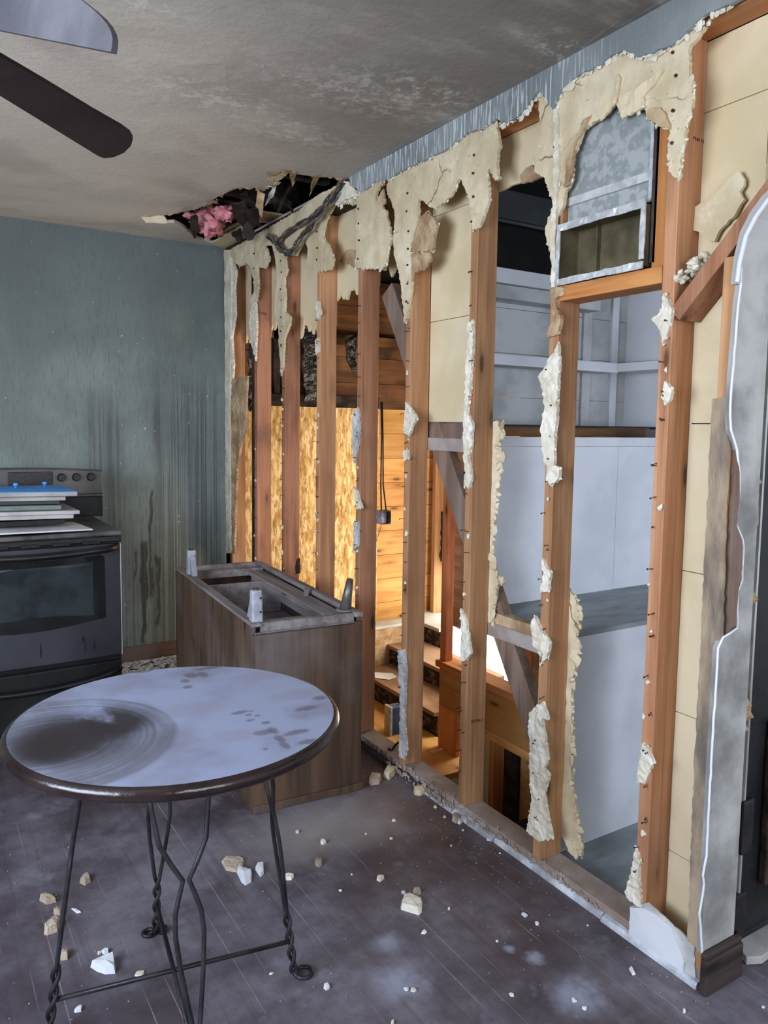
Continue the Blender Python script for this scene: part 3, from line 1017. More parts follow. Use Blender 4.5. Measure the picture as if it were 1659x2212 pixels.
A_ = [(496, 541), (502, 559), (503, 572), (512, 568), (518, 576), (535, 569), (542, 579), (548, 600), (551, 640), (556, 650), (560, 620), (558, 577), (575, 578), (584, 560), (579, 540), (573, 530),
      (583, 520), (592, 538), (597, 560), (601, 600), (596, 642), (595, 672), (603, 712), (605, 752), (609, 812), (613, 790), (616, 731), (628, 700), (629, 684), (617, 674), (618, 640), (616, 602), (622, 584), (617, 556),
      (628, 550), (642, 552), (650, 535), (659, 518), (666, 530), (668, 545), (664, 575), (682, 584), (690, 588), (700, 584), (717, 582), (723, 560), (712, 532), (700, 514), (701, 500), (707, 475), (716, 458), (724, 444),
      (744, 436), (762, 443), (770, 440), (765, 400), (750, 396)]
B_ = [(772, 424), (772, 532), (769, 579), (794, 581), (818, 580), (832, 577), (838, 563), (840, 545), (847, 516), (844, 494), (835, 454), (820, 441), (812, 436), (815, 418), (822, 403), (830, 400), (830, 390), (800, 400), (775, 414)]
C_ = [(838, 398), (838, 420), (846, 432), (852, 450), (857, 470), (853, 501), (853, 530), (855, 556), (863, 588), (869, 626), (873, 660), (877, 697), (882, 688), (886, 655), (891, 626), (892, 600), (889, 548),
      (906, 546), (938, 543), (940, 515), (948, 484), (935, 469), (926, 456), (916, 470), (907, 474), (906, 450), (907, 430), (918, 436), (928, 446), (941, 450), (960, 438), (976, 424), (988, 404), (993, 389), (1001, 389), (1006, 405), (1013, 422), (1020, 454),
      (1023, 497), (1038, 491), (1048, 466), (1054, 448), (1060, 432), (1057, 397), (1054, 362), (1063, 372), (1073, 391), (1082, 386), (1077, 372), (1077, 330), (1082, 320), (1078, 290), (1076, 260), (1038, 275), (1000, 290), (960, 318), (900, 350), (850, 378)]
D_ = [(1166, 198), (1168, 252), (1172, 288), (1164, 315), (1157, 339), (1157, 368), (1176, 382), (1184, 400), (1190, 415), (1197, 440), (1188, 470), (1179, 494), (1184, 525), (1190, 545), (1196, 520), (1203, 470), (1212, 458), (1219, 447), (1226, 411), (1237, 393), (1240, 339), (1255, 303), (1262, 281), (1278, 270), (1295, 260), (1313, 246), (1322, 235), (1331, 221),
      (1338, 240), (1345, 256), (1358, 250), (1370, 246), (1394, 234), (1399, 256), (1421, 270), (1436, 279), (1450, 281), (1446, 314), (1450, 350), (1443, 357), (1454, 375), (1468, 386), (1473, 360), (1475, 339), (1486, 267), (1497, 223),
      (1499, 176), (1491, 158), (1490, 108), (1526, 60), (1500, 50), (1430, 100), (1381, 118), (1349, 100), (1290, 138), (1240, 160), (1208, 200), (1195, 228), (1180, 205)]
for nm, px, seed in (('A', A_, 11), ('B', B_, 12), ('C', C_, 13), ('D', D_, 14)):
    o_ = rag(yz(px, -.006), .0075, .0038, seed)
    m = MB()
    sheet(m, [o_], wallfn(-.0005), .0115, grid=.016, relief=.0042, rscale=15)
    m.build('lath_sheet', 'lath', wall)
# nails still holding the sheets to the studs
    m = MB()
    rnn = random.Random(seed)
    raw = yz(px, -.006)
    for k, y in SY.items():
        z = 1.8
        while z < 2.35:
            q = (y + .019 + rnn.uniform(-.008, .008), z)
            if inpoly(q[0], q[1], raw):
                m.tube([(-.008, q[0], q[1]), (-.0165, q[0], q[1])], .0042, 7)
            z += rnn.uniform(.05, .09)
    if m.v:
        m.build('nail_heads', 'nail', wall)['kind'] = 'stuff'
# torn edges with crumbs and curled paper
m = MB()
rubble(m, yz(D_[18:45], -.008), -.009, .006, .016, 20)
rubble(m, yz(D_[40:48], -.008), -.010, .0055, .010, 21)
rubble(m, yz(D_[1:15], -.008), -.009, .006, .016, 22)
rubble(m, yz(B_[1:9], -.008), -.009, .006, .014, 23)
rubble(m, yz(C_[4:46], -.008), -.008, .0045, .02, 24)
rubble(m, yz(A_[1:56], -.008), -.008, .0045, .018, 25)
rubble(m, yz([(1203, 240), (1206, 300), (1206, 360), (1203, 420), (1198, 470), (1197, 540)], -.012), -.012, .007, .010, 26)
rubble(m, yz([(740, 396), (735, 415), (728, 432), (735, 440), (755, 428), (774, 418)], -.014), -.012, .013, .010, 27)
m.build('torn_crumbs', 'plaster', wall)
# heavier plaster lump left by the hole and lifted lath pieces lying over the sheets
for px, x, t, mt, nm in (([(743, 392), (757, 393), (764, 404), (775, 412), (778, 424), (752, 432), (735, 446), (724, 440), (730, 418)], -.012, .014, 'plaster', 'plaster_lump'),
                         ([(905, 480), (925, 458), (940, 470), (947, 486), (938, 543), (890, 545), (896, 512)], -.013, .008, 'plaster_tan', 'lifted_lath'),
                         ([(893, 548), (932, 546), (936, 560), (918, 585), (897, 590), (891, 610)], -.004, .008, 'plaster_tan', 'lifted_lath'),
                         ([(809, 440), (830, 408), (836, 440), (826, 446)], -.004, .006, 'plaster_tan', 'lifted_lath'),
                         ([(1292, 236), (1330, 212), (1338, 160), (1342, 170), (1334, 222), (1300, 262), (1296, 250)], -.013, .006, 'lath_back', 'lifted_lath'),
                         ([(1340, 212), (1372, 196), (1420, 160), (1436, 152), (1420, 180), (1392, 210), (1396, 232), (1370, 246), (1346, 256)], -.013, .006, 'lath_back', 'lifted_lath'),
                         ([(1222, 405), (1228, 330), (1245, 300), (1262, 262), (1280, 250), (1262, 282), (1242, 318), (1240, 372), (1232, 400)], -.013, .006, 'plaster_tan', 'lifted_lath'),
                         ([(1404, 236), (1430, 232), (1447, 262), (1450, 280), (1422, 270), (1400, 256)], -.013, .006, 'plaster_tan', 'lifted_lath')):
    m = MB()
    sheet(m, [rag(yz(px, x), .009, .0025, int(px[0][0]))], wallfn(x), t, grid=.015, relief=.004, rscale=35)
    m.build(nm, mt, wall)
# vertical plaster seam at the eighth stud
m = MB()
sheet(m, [rag(yz([(1200, 236), (1210, 236), (1212, 330), (1208, 440), (1204, 520), (1203, 620), (1196, 622), (1194, 520), (1199, 440), (1202, 330)], -.012), .012, .003, 88)], wallfn(-.010), .012, grid=.012, relief=.005, rscale=50)
m.build('plaster_seam', 'plaster', wall)

# plaster scraps still nailed to the studs (sub-parts of their stud)
scraps = [
    ('s8', [(1187, 773), (1180, 793), (1165, 813), (1174, 846), (1178, 877), (1170, 927), (1174, 970), (1183, 1013), (1182, 1041), (1192, 1049), (1209, 1034), (1212, 1011), (1198, 1006), (1199, 955), (1204, 907), (1206, 844), (1210, 783), (1207, 742), (1200, 760)], 'plaster'),
    ('s8', [(1200, 640), (1204, 660), (1214, 688), (1208, 722), (1184, 728), (1187, 708), (1198, 690), (1194, 660)], 'plaster_tan'),
    ('s8', [(1190, 612), (1205, 618), (1222, 622), (1216, 640), (1202, 646), (1192, 634)], 'plaster_tan'),
    ('s8', [(1173, 1206), (1180, 1222), (1191, 1236), (1186, 1278), (1168, 1280), (1172, 1262), (1176, 1240)], 'plaster'),
    ('s8', [(1162, 1341), (1172, 1362), (1190, 1388), (1184, 1421), (1168, 1436), (1176, 1412), (1154, 1397), (1148, 1344), (1156, 1330)], 'plaster'),
    ('s8', [(1162, 1522), (1176, 1518), (1185, 1554), (1172, 1552), (1179, 1597), (1185, 1640), (1176, 1660), (1188, 1675), (1176, 1713), (1184, 1760), (1194, 1811), (1165, 1817), (1139, 1794), (1150, 1727), (1144, 1655), (1147, 1611), (1143, 1568), (1147, 1539)], 'plaster'),
    ('s9', [(1437, 636), (1448, 650), (1455, 672), (1450, 700), (1440, 731), (1434, 745), (1427, 715), (1417, 697), (1410, 690), (1430, 672)], 'plaster'),
    ('s9', [(1440, 824), (1452, 840), (1450, 862), (1438, 876), (1430, 858)], 'plaster'),
    ('s9', [(1390, 1604), (1400, 1612), (1414, 1648), (1404, 1665), (1396, 1692), (1378, 1690), (1384, 1640)], 'plaster'),
    ('s9', [(1374, 1832), (1384, 1860), (1382, 1900), (1386, 1960), (1362, 1945), (1352, 1930), (1366, 1880)], 'plaster'),
    ('s7', [(1003, 905), (1012, 895), (1022, 915), (1020, 960), (1014, 990), (1020, 1030), (1014, 1056), (1004, 1050), (1006, 1000), (1002, 950)], 'plaster'),
    ('s7', [(996, 1316), (1006, 1330), (1014, 1380), (1018, 1412), (1010, 1425), (996, 1430), (998, 1370)], 'plaster'),
    ('s7', [(1012, 700), (1022, 690), (1024, 740), (1018, 820), (1010, 900), (1004, 905), (1008, 820)], 'plaster'),
    ('s6', [(878, 868), (887, 880), (898, 895), (902, 905), (892, 920), (884, 942), (873, 930), (876, 900)], 'plaster'),
    ('s6', [(872, 975), (880, 970), (884, 990), (874, 995)], 'plaster'),
    ('s6', [(861, 1405), (874, 1403), (878, 1450), (874, 1560), (880, 1620), (874, 1640), (864, 1632), (866, 1520), (862, 1440)], 'plaster_grey'),
    ('s5', [(764, 890), (774, 880), (778, 930), (772, 975), (766, 1000), (762, 930)], 'plaster_grey'),
    ('s5', [(764, 1050), (772, 1060), (783, 1098), (772, 1100)], 'plaster'),
    ('s5', [(766, 1130), (775, 1125), (774, 1180), (765, 1190)], 'plaster_grey'),
    ('s4', [(683, 655), (690, 650), (694, 675), (688, 690)], 'plaster'),
    ('s4', [(682, 735), (688, 730), (690, 760), (684, 766)], 'plaster'),
    ('s2', [(545, 640), (552, 620), (556, 700), (553, 780), (546, 750), (540, 700)], 'plaster'),
    ('s1', [(493, 545), (504, 560), (512, 585), (508, 620), (510, 680), (502, 730), (506, 790), (500, 860), (493, 800)], 'plaster'),
    ('s1', [(497, 820), (536, 812), (534, 850), (532, 930), (522, 960), (514, 1010), (510, 1100), (508, 1195), (497, 1195), (498, 1000)], 'plaster_tan'),
    ('s3', [(640, 1240), (646, 1236), (646, 1205), (640, 1212)], 'burnt'),
]
cnt = 0
for sk, px, mt in scraps:
    cnt += 1
    m = MB()
    pl = rag(yz(px, -.006), .008, .0025, 50 + cnt)
    sheet(m, [pl], wallfn(.001), .012, grid=.011, relief=.006, rscale=46)
    rubble(m, yz(px, -.006), -.006, .0042, .022, 90 + cnt)
    m.build('plaster_scrap', mt, studs[sk])
# corner strip of plaster where the wall meets the back wall
m = MB()
sheet(m, [rag(yz([(486, 540), (496, 541), (502, 600), (500, 700), (498, 900), (500, 1195), (490, 1195), (488, 800)], -.012), .015, .003, 77)], wallfn(-.004), .014, grid=.02, relief=.004)
m.build('corner_strip', 'plaster', wall)

# nails and lath nubs sticking out of the stud faces, joined per stud
rnd = random.Random(17)
for k, y in SY.items():
    m = MB()
    z = .15 + rnd.uniform(0, .1)
    while z < (1.95 if k not in ('s9', 's8') else 1.75):
        for q in range(rnd.choice((1, 1, 2))):
            yy = y + rnd.choice((.008, .012, .028, .032)) + rnd.uniform(-.003, .003)
            ln = rnd.uniform(.010, .022)
            a = Vector((0.002, yy, z + rnd.uniform(-.01, .01)))
            b = a + Vector((-ln, rnd.uniform(-.005, .005), rnd.uniform(-.006, .002)))
            m.tube([a, b], .0012, 5)
            m.tube([b, b + (b - a).normalized() * .0012], .0029, 6)
        z += rnd.uniform(.065, .12)
    o = m.build('nails', 'nail', studs[k])
    o['kind'] = 'stuff'
    m = MB()
    for q in range(9):
        zz = rnd.uniform(.2, 1.7)
        m.blob((-.003, y + rnd.uniform(.004, .034), zz), rnd.uniform(.004, .010), (.8, 1, 1.3), .4, rnd)
    o = m.build('plaster_nubs', 'plaster', studs[k])
    o['kind'] = 'stuff'

# stamped lettering on the wood
def lettering(txt, loc, rot, size, parent, name='stamp'):
    cu = bpy.data.curves.new(name, 'FONT')
    cu.body = txt
    cu.size = size
    cu.extrude = 0.0002
    o = bpy.data.objects.new(name, cu)
    COL.objects.link(o)
    o.location = loc
    o.rotation_euler = rot
    bpy.context.view_layer.update()
    dg = bpy.context.evaluated_depsgraph_get()
    me = bpy.data.meshes.new_from_object(o.evaluated_get(dg))
    mw = o.matrix_world.copy()
    bpy.data.objects.remove(o)
    me.transform(mw)
    me.materials.clear()
    me.materials.append(M['wire'])
    ob = bpy.data.objects.new(name, me)
    COL.objects.link(ob)
    ob.parent = parent
    return ob


p = ony(1491, 300, SY['s9'] - .0006)
lettering('PUN 15', (p[0] + .012, SY['s9'] - .0006, p[2]), (PI / 2, 0, 0), .013, studs['s9'])
p = ony(1017, 1563, SY['s7'] - .0006)
lettering('20 No 1', (p[0], SY['s7'] - .0006, p[2]), (PI / 2, 0, 0), .017, studs['s7'])
p = ony(556, 678, SY['s2'] - .0006)
lettering('1 UTILE', (p[0], SY['s2'] - .0006, p[2]), (PI / 2, 0, 0), .016, studs['s2'])

# ---------------- wall end: plaster return, arch soffit, corner bead, base trim
YE = 1.098
endpx = [(1601, 565), (1599, 619), (1590, 696), (1584, 784), (1578, 853), (1576, 900), (1578, 930), (1591, 972), (1597, 1026), (1595, 1072), (1589, 1134), (1603, 1165), (1605, 1182), (1602, 1252), (1592, 1277), (1591, 1356), (1560, 1377),
         (1550, 1400), (1546, 1480), (1538, 1600), (1535, 1654), (1525, 1849), (1518, 1890), (1520, 1910), (1510, 1974), (1513, 2001), (1516, 2062)]
e_ = [(ony(a, b, YE)[0], ony(a, b, YE)[2]) for a, b in endpx]
XE = .112
pe = rag(e_, .02, .0015, 4, closed=False) + [(XE, .08), (XE, 1.74)]
pe = [(max(-.022, p[0]), p[1]) for p in pe]
m = MB()
sheet(m, [pe], lambda u, v, d: (u, YE + .013 - d, v), .013, grid=.03, relief=.0012)
m.build('end_plaster', 'plaster_end', wall)
m = MB()
m.tube([(a, YE - .001, b) for a, b in rag(e_, .02, .0015, 4, closed=False)], .0028, 6)
m.build('broken_white_edge', 'white_paint', wall)
# arch soffit: curved strip across the wall's thickness
prof = [(YE, 1.73), (1.094, 1.775), (1.082, 1.83), (1.06, 1.868), (1.034, 1.897), (.98, 1.935), (.90, 1.97), (.78, 1.995), (.62, 2.005), (.46, 1.99), (.33, 1.95), (.24, 1.88), (.20, 1.78), (.19, 1.6), (.19, 0.0)]
m = MB()
n = len(prof)
vs = []
for x in (-.024, XE):
    for y, z in prof:
        vs.append((x, y, z))
    for y, z in prof:
        vs.append((x, y + (.014 if y > .7 else -.014 if y < .5 else 0), z + .014 * (z > 1.75)))
fs = []
for i in range(n - 1):
    fs += [(i, i + 1, 2 * n + i + 1, 2 * n + i), (n + i, 3 * n + i, 3 * n + i + 1, n + i + 1), (i, n + i, n + i + 1, i + 1), (2 * n + i, 2 * n + i + 1, 3 * n + i + 1, 3 * n + i)]
fs += [(0, 2 * n, 3 * n, n)]
m.add(vs, fs)
m.build('arch_soffit', 'plaster_end', wall, smooth=False)
m = MB()
m.tube([(-.025, y - .002, z + .003) for y, z in prof[:9]], .005, 6)
rubble(m, [(y + .006, z + .004) for y, z in prof[:7]], -.02, .006, .014, 61)
m.build('corner_bead', 'white_paint', wall)
# near jamb of the archway, out of frame
MB().box((-.024, YR, 0), (XE, .19, 2.36)).build('near_wall_panel', 'plaster_grey', wall)
# worn lath strip on the lower jamb stud
m = MB()
sheet(m, [rag(yz([(1541, 862), (1578, 858), (1576, 930), (1568, 1100), (1560, 1377), (1546, 1480), (1536, 1640), (1524, 1850), (1514, 1960), (1513, 2050), (1488, 2030), (1500, 1700), (1516, 1400), (1530, 1100)], -.004), .015, .002, 9)], wallfn(.0), .010, grid=.03, relief=.002)
m.build('worn_lath_strip', 'worn', wall)
m = MB()
sheet(m, [rag(yz([(1568, 880), (1580, 900), (1590, 985), (1594, 1060), (1588, 1134), (1600, 1180), (1598, 1250), (1590, 1290), (1586, 1352), (1556, 1378), (1562, 1200), (1570, 1000)], .012), .012, .002, 19)], wallfn(.02), .008, grid=.03, relief=.002)
m.build('bare_grey_board', 'brace', wall)

# quarter-round and leftover white skirting along the foot of the stud wall
t1 = struct(empty('trim_1'), 'scuffed white floor trim along the foot of the stud wall')
rnd = random.Random(8)
seg = [(1.108, 1.42), (1.425, 1.9), (1.905, 2.3), (2.31, 2.55), (2.57, 2.95), (2.96, 3.6), (3.61, 4.45)]
for i, (a, b) in enumerate(seg):
    m = MB()
    dx = rnd.uniform(-.004, .004)
    prof_ = [(-.020 + dx, 0.0), (-.018 + dx, .009), (-.012 + dx, .015), (-.002, .017), (-.002, 0.0)]
    m.prism(prof_, lambda u, v, d: (u, d, v), a, b)
    m.build('quarter_round', 'whitetrim' if i < 3 else 'hood', t1)
m = MB()
px = [(1361, 1959), (1391, 1962), (1420, 1976), (1452, 2006), (1465, 2040), (1478, 2080), (1474, 2108), (1420, 2070), (1360, 2022)]
pl = yz(px, -.012)
sheet(m, [rag(pl, .012, .002, 6)], wallfn(-.004), .010, grid=.02, relief=.0015)
m.build('skirting_remnant', 'white_paint', t1)
m = MB()
px = [(1361, 1959), (1400, 1950), (1500, 2040), (1502, 2140), (1474, 2110), (1470, 2050), (1452, 2006), (1420, 1976)]
sheet(m, [rag(yz(px, -.004), .012, .002, 7)], wallfn(-.0005), .004, grid=.02, relief=.001)
m.build('skirting_backing', 'plaster_grey', t1)
m = MB()
rubble(m, [(1.45, .02), (1.8, .024), (2.1, .03), (2.5, .03), (2.9, .03)], -.004, .008, .012, 71)
rubble(m, [(1.45, .034), (1.8, .036), (2.1, .036), (2.5, .036), (2.9, .03)], .004, .005, .014, 72)
rubble(m, [(2.0, .012), (2.3, .014), (2.6, .012)], -.02, .009, .012, 73)
o = m.build('crumbled_plaster', 'plate_dusty', t1)
o['kind'] = 'stuff'
b_ = struct(MB().box((-.026, YE - .022, 0), (XE + .012, YE - .002, .092)).box((-.026, YE - .018, .092), (XE + .01, YE - .002, .108)).build('baseboard_end', 'darkbase', bevel=.004), 'dark brown baseboard on the end of the stud wall')

# ---------------- the stairwell behind the stud wall
LZ = -0.36
sw = struct(empty('wall_stairwell'), 'board-sheathed outer wall of the stairwell')
zz = -.36
i = 0
rnd = random.Random(5)
while zz < 2.3:
    w = .170
    burnt = zz > 1.5
    cuts = (.09, .62, 1.62) if i % 2 else (.09, 1.05, 1.62)
    for a, b in zip(cuts, cuts[1:]):
        MB().box((a + .001, 4.545, zz + .0015), (b - .001, 4.565 + rnd.uniform(0, .004), zz + w - .0015)).build('sheathing_board', 'burnt_brown' if burnt else 'orange_x', sw)
    zz += w
    i += 1
MB().box((.0, 4.57, -1.4), (2.2, 4.60, 2.5)).build('outer_skin', 'dark', sw)
MB().box((.09, 4.46, 1.513), (1.06, 4.545, 1.585)).build('window_header', 'burnt', sw)
MB().box((.09, 4.47, 1.925), (1.62, 4.545, 1.985)).build('upper_header', 'burnt_brown', sw)
for x in (.30, .56, .985):
    MB().box((x, 4.47, 1.585), (x + .04, 4.545, 2.4)).build('cripple_stud', 'burnt' if x < .9 else 'burnt_brown', sw)
osb = tag(MB().box((.10, 4.447, -.05), (1.05, 4.459, 1.509)).build('strand_board_sheet', 'osb'), 'yellow strand board sheet closing the opening behind the studs', 'board')
# black plastic hanging over the scorched wall
tp = MB()
rnd = random.Random(2)


def tarp(name, px, y, label, seed):
    o_ = rag([(ony(a, b, y)[0], ony(a, b, y)[2]) for a, b in px], .05, .01, seed)
    m = MB()
    sheet(m, [o_], lambda u, v, d: (u, y - d, v), .004, grid=.035, relief=.03, rscale=13)
    o = m.build(name, 'tarp', sw, smooth=True)
    o['label'] = label
    return o


tarp('plastic_sheet', [(655, 640), (684, 640), (684, 700), (690, 860), (655, 870), (652, 700)], 4.40, 'crumpled black plastic sheet hanging behind the third and fourth studs', 5)
tarp('plastic_sheet', [(745, 735), (768, 722), (772, 800), (762, 805), (748, 775)], 4.40, 'small flap of black plastic beside the fifth stud', 6)
tarp('plastic_sheet', [(534, 625), (552, 625), (552, 880), (540, 890), (536, 760)], 4.44, 'narrow strip of black plastic in the corner bay', 7)

# stairs: landing, three risers up to the platform
st = struct(empty('staircase', (.84, 3.9, LZ)), 'worn plywood stairs rising away behind the stud wall')
MB().box((.09, 3.005, LZ - .03), (.842, 4.40, LZ)).build('landing', 'ply', st)
MB().box((.095, 4.33, LZ), (1.34, 4.445, .03)).build('curb_face', 'plaster_tan', st)
MB().box((.095, 4.32, .03), (1.34, 4.445, .05)).build('curb_top', 'white_paint_dirty', st)
for x0, x1, z in ((.842, 1.09, -.217), (1.09, 1.335, -.085), (1.335, 1.62, .05)):
    MB().box((x0 - .022, 3.42 if z < 0 else 4.07, z - .024), (x1, 4.33 if z < 0 else 4.54, z)).build('tread', 'tread' if z < .04 else 'white_paint_dirty', st, bevel=.003)
    MB().box((x0, 3.42 if z < 0 else 4.07, z - .15), (x0 + .018, 4.33, z - .024)).build('riser', 'riser', st)
# plywood partition at the near side of the stairs
pt = struct(empty('wall_stair_partition'), 'plywood and post partition beside the stairs')
XP = .776
MB().box((XP, 2.40, -.122), (XP + .02, 3.315, .085)).build('plywood_panel', 'ply', pt)
MB().box((XP - .02, 2.30, .092), (XP + .09, 3.33, .128)).build('rail', 'orange_y', pt, bevel=.002)
MB().box((XP - .006, 2.40, -.165), (XP + .05, 3.14, -.124)).build('lower_rail', 'orange_y', pt, bevel=.002)
MB().box((XP - .004, 3.145, LZ), (XP + .018, 3.27, -.124)).build('plank', 'orange_z', pt, bevel=.002)
MB().box((XP - .002, 3.275, LZ), (XP + .018, 3.315, -.124)).build('plank', 'orange_z', pt, bevel=.002)
for y0, y1, mt in ((3.268, 3.315, 'orange_z'), (3.155, 3.205, 'plank_y'), (2.68, 2.72, 'orange_z'), (2.45, 2.49, 'orange_z')):
    MB().box((XP, y0, .34 if y0 == 3.155 else .128), (XP + (.050 if y0 > 3.2 else .03 if y0 > 3.1 else .085), y1, 2.30)).build('post', mt, pt, bevel=.002)
MB().box((XP + .09, 2.45, .128), (XP + .10, 2.69, .40)).build('back_board', 'burnt_brown', pt)
# lower wall under the stairs
lw = struct(empty('wall_basement'), 'yellowed wall and studs beside the basement stairs')
MB().box((1.02, 1.2, -1.5), (1.04, 3.0, -.17)).build('drywall', 'orange_y', lw)
for y0 in (2.86, 2.47):
    MB().box((XP + .02, y0, -1.5), (XP + .10, y0 + .042, -.165)).build('stud', 'orange_z', lw)
MB().box((XP + .03, 2.70, -1.5), (XP + .10, 2.80, -.165)).build('doorway_gap', 'burnt', lw)  # dark box stands in for the shade inside the doorway
MB().box((XP + .05, 2.55, -1.5), (XP + .062, 2.70, -.165)).build('drywall', 'orange_x', lw)
MB().box((-.05, 1.1, -1.52), (2.1, 4.6, -1.5)).build('basement_floor', 'dark', lw)
MB().box((-.06, 1.0, -1.5), (0.0, 4.6, -.06)).build('foundation', 'dark', lw)
MB().box((0.0, 1.1, -.30), (.088, 4.5, -.002)).build('rim_joist', 'burnt_brown', lw)
MB().box((0.0, 1.08, -1.5), (2.1, 1.10, -.06)).build('foundation', 'dark', lw)
beam((2.94, -.42), (2.28, -1.0), .16, .60, .64).build('stringer', 'burnt_brown', lw)

# side wall of the stairwell with its low, sunlit window
we = struct(empty('wall_stair_side'), 'framed side wall of the stairwell with a bright low window')
WX = 1.62
wy0, wy1, wz0, wz1 = 3.15, 4.43, -.32, .40
for a, b in (((WX, 2.5, -1.4), (WX + .03, wy0, 2.5)), ((WX, wy1, -1.4), (WX + .03, 4.57, 2.5)), ((WX, wy0, wz1 + .01), (WX + .03, wy1, 2.5)), ((WX, wy0, -1.4), (WX + .03, wy1, wz0))):
    MB().box(a, b).build('wall_board', 'lath_back', we)
for y in (2.62, 3.08, 3.52, 4.02, 4.45):
    MB().box((WX - .085, y, .42 if y in (3.52, 4.02) else .05), (WX, y + .04, 2.4)).build('stud', 'stud', we, bevel=.002)
tg = NT('sunlit_pane')
em_ = tg.n('ShaderNodeEmission')
em_.inputs[0].default_value = (1.0, .93, .80, 1)
em_.inputs[1].default_value = 5.0
tg.link(em_.outputs[0], tg.t.nodes['Material Output'].inputs[0])
M['sunpane'] = tg.m
w1 = struct(empty('window_1'), 'low window of the stairwell blown out by sunlight')
MB().box((WX + .012, wy0, wz0), (WX + .016, wy1, wz1)).build('pane', 'sunpane', w1)
for a, b in (((WX - .005, wy0, wz1 - .02), (WX + .012, wy1, wz1 + .02)), ((WX - .005, 3.62, wz0), (WX + .012, 3.66, wz1))):
    MB().box(a, b).build('sash_bar', 'white_paint', w1)
m = MB()
o_ = rag(yz([(944, 1105), (962, 1105), (962, 1215), (944, 1215)], WX - .03), .05, .008, 3)
sheet(m, [o_], wallfn(WX - .03), .004, grid=.03, relief=.02, rscale=16)
m.build('foil_sheet', 'tarp', we, smooth=True)['label'] = 'wrinkled dark foil between posts beside the stairs'
m = MB()
rnd = random.Random(21)
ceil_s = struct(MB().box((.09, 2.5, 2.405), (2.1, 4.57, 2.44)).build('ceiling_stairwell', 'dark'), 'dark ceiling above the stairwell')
struct(MB().box((.6, 1.1, -.40), (WX, 2.50, -.38)).build('floor_closet_joists', 'dark'), 'dark underside below the closet')

# pale paper scraps on the stairs
for k, (px, py, x) in enumerate(((835, 1462, .95), (815, 1402, 1.0))):
    p = onx(px, py, x)
paper1 = tag(flap([tuple(onz(a, b, -.212)) for a, b in ((809, 1452), (848, 1454), (858, 1462), (840, 1468), (810, 1464))], .002).build('paper_scrap', 'white_paint'), 'white paper scrap lying on the lowest stair tread', 'paper')
blue = thing('blue_box', 'small blue metal box standing on the stair landing by a stud', 'box', tuple(onz(852, 1585, LZ)))
p = onz(852, 1585, LZ)
M['blue_metal'] = mat_noise('blue_metal', (44, 62, 92), (70, 88, 116), 8, 0.5)
MB().box((p[0] - .03, p[1] - .02, LZ), (p[0] + .05, p[1] + .05, LZ + .16)).build('body', 'blue_metal', blue, bevel=.003)
MB().box((p[0] - .045, p[1] - .025, LZ), (p[0] - .03, p[1] + .04, LZ + .17)).build('grey_edge', 'galv', blue, bevel=.002)

# ---------------- built-in closet behind the near bays
cl = thing('built_in_closet', 'white painted built-in closet with shelves seen through the near studs', 'closet', (.6, 1.74, 0))
XC = 1.17
MB().box((.10, 1.736, 0), (XC, 1.752, .736)).build('lower_panel', 'white_paint', cl, bevel=.002)
MB().box((.10, 1.728, .722), (XC, 2.165, .738)).build('ledge', 'ledge', cl, bevel=.002)
MB().box((.10, 2.145, .738), (.795, 2.160, 1.325)).build('upper_panel', 'white_paint', cl)
MB().box((.797, 2.146, .738), (XC, 2.160, 1.325)).build('upper_panel', 'white_paint', cl)
MB().box((.10, 2.138, 1.326), (XC, 2.162, 1.362)).build('panel_cap', 'white_paint', cl, bevel=.003)
MB().box((.10, 2.162, 1.330), (XC, 2.50, 1.350)).build('top_ledge', 'white_paint_dirty', cl)
zs = [1.362, 1.52, 1.70, 1.88, 2.06, 2.30]
for a, b in zip(zs, zs[1:]):
    MB().box((.10, 2.452, a + .001), (XC, 2.468, b - .001)).build('back_board', 'white_paint_dirty', cl)
for a, b in ((0.0, .736), (.738, 1.36), (1.362, 1.70), (1.702, 2.3)):
    MB().box((XC, 1.32, a), (XC + .016, 2.468, b)).build('side_board', 'white_paint', cl)
MB().box((1.06, 2.44, 1.362), (1.10, 2.452, 2.3)).build('upright_batten', 'white_paint', cl)
MB().box((.88, 2.44, 1.362), (.93, 2.452, 2.3)).build('upright_batten', 'white_paint_dirty', cl)
MB().box((.10, 2.345, 1.64), (1.0, 2.452, 1.682)).build('shelf', 'white_paint', cl, bevel=.002)
MB().box((1.0, 1.5, 1.645), (XC, 2.36, 1.682)).build('shelf', 'white_paint', cl, bevel=.002)
MB().box((.10, 2.345, 1.955), (.90, 2.452, 2.012)).build('shelf', 'white_paint', cl, bevel=.002)
MB().box((.10, 2.365, 1.90), (.90, 2.452, 1.953)).build('shelf_cleat', 'white_paint_dirty', cl, bevel=.002)
MB().box((.10, 1.30, -.02), (XC, 1.736, .0)).build('closet_floor', 'ledge', cl)
MB().box((.10, 1.30, 2.30), (XC + .02, 2.5, 2.32)).build('closet_ceiling', 'dark', cl)
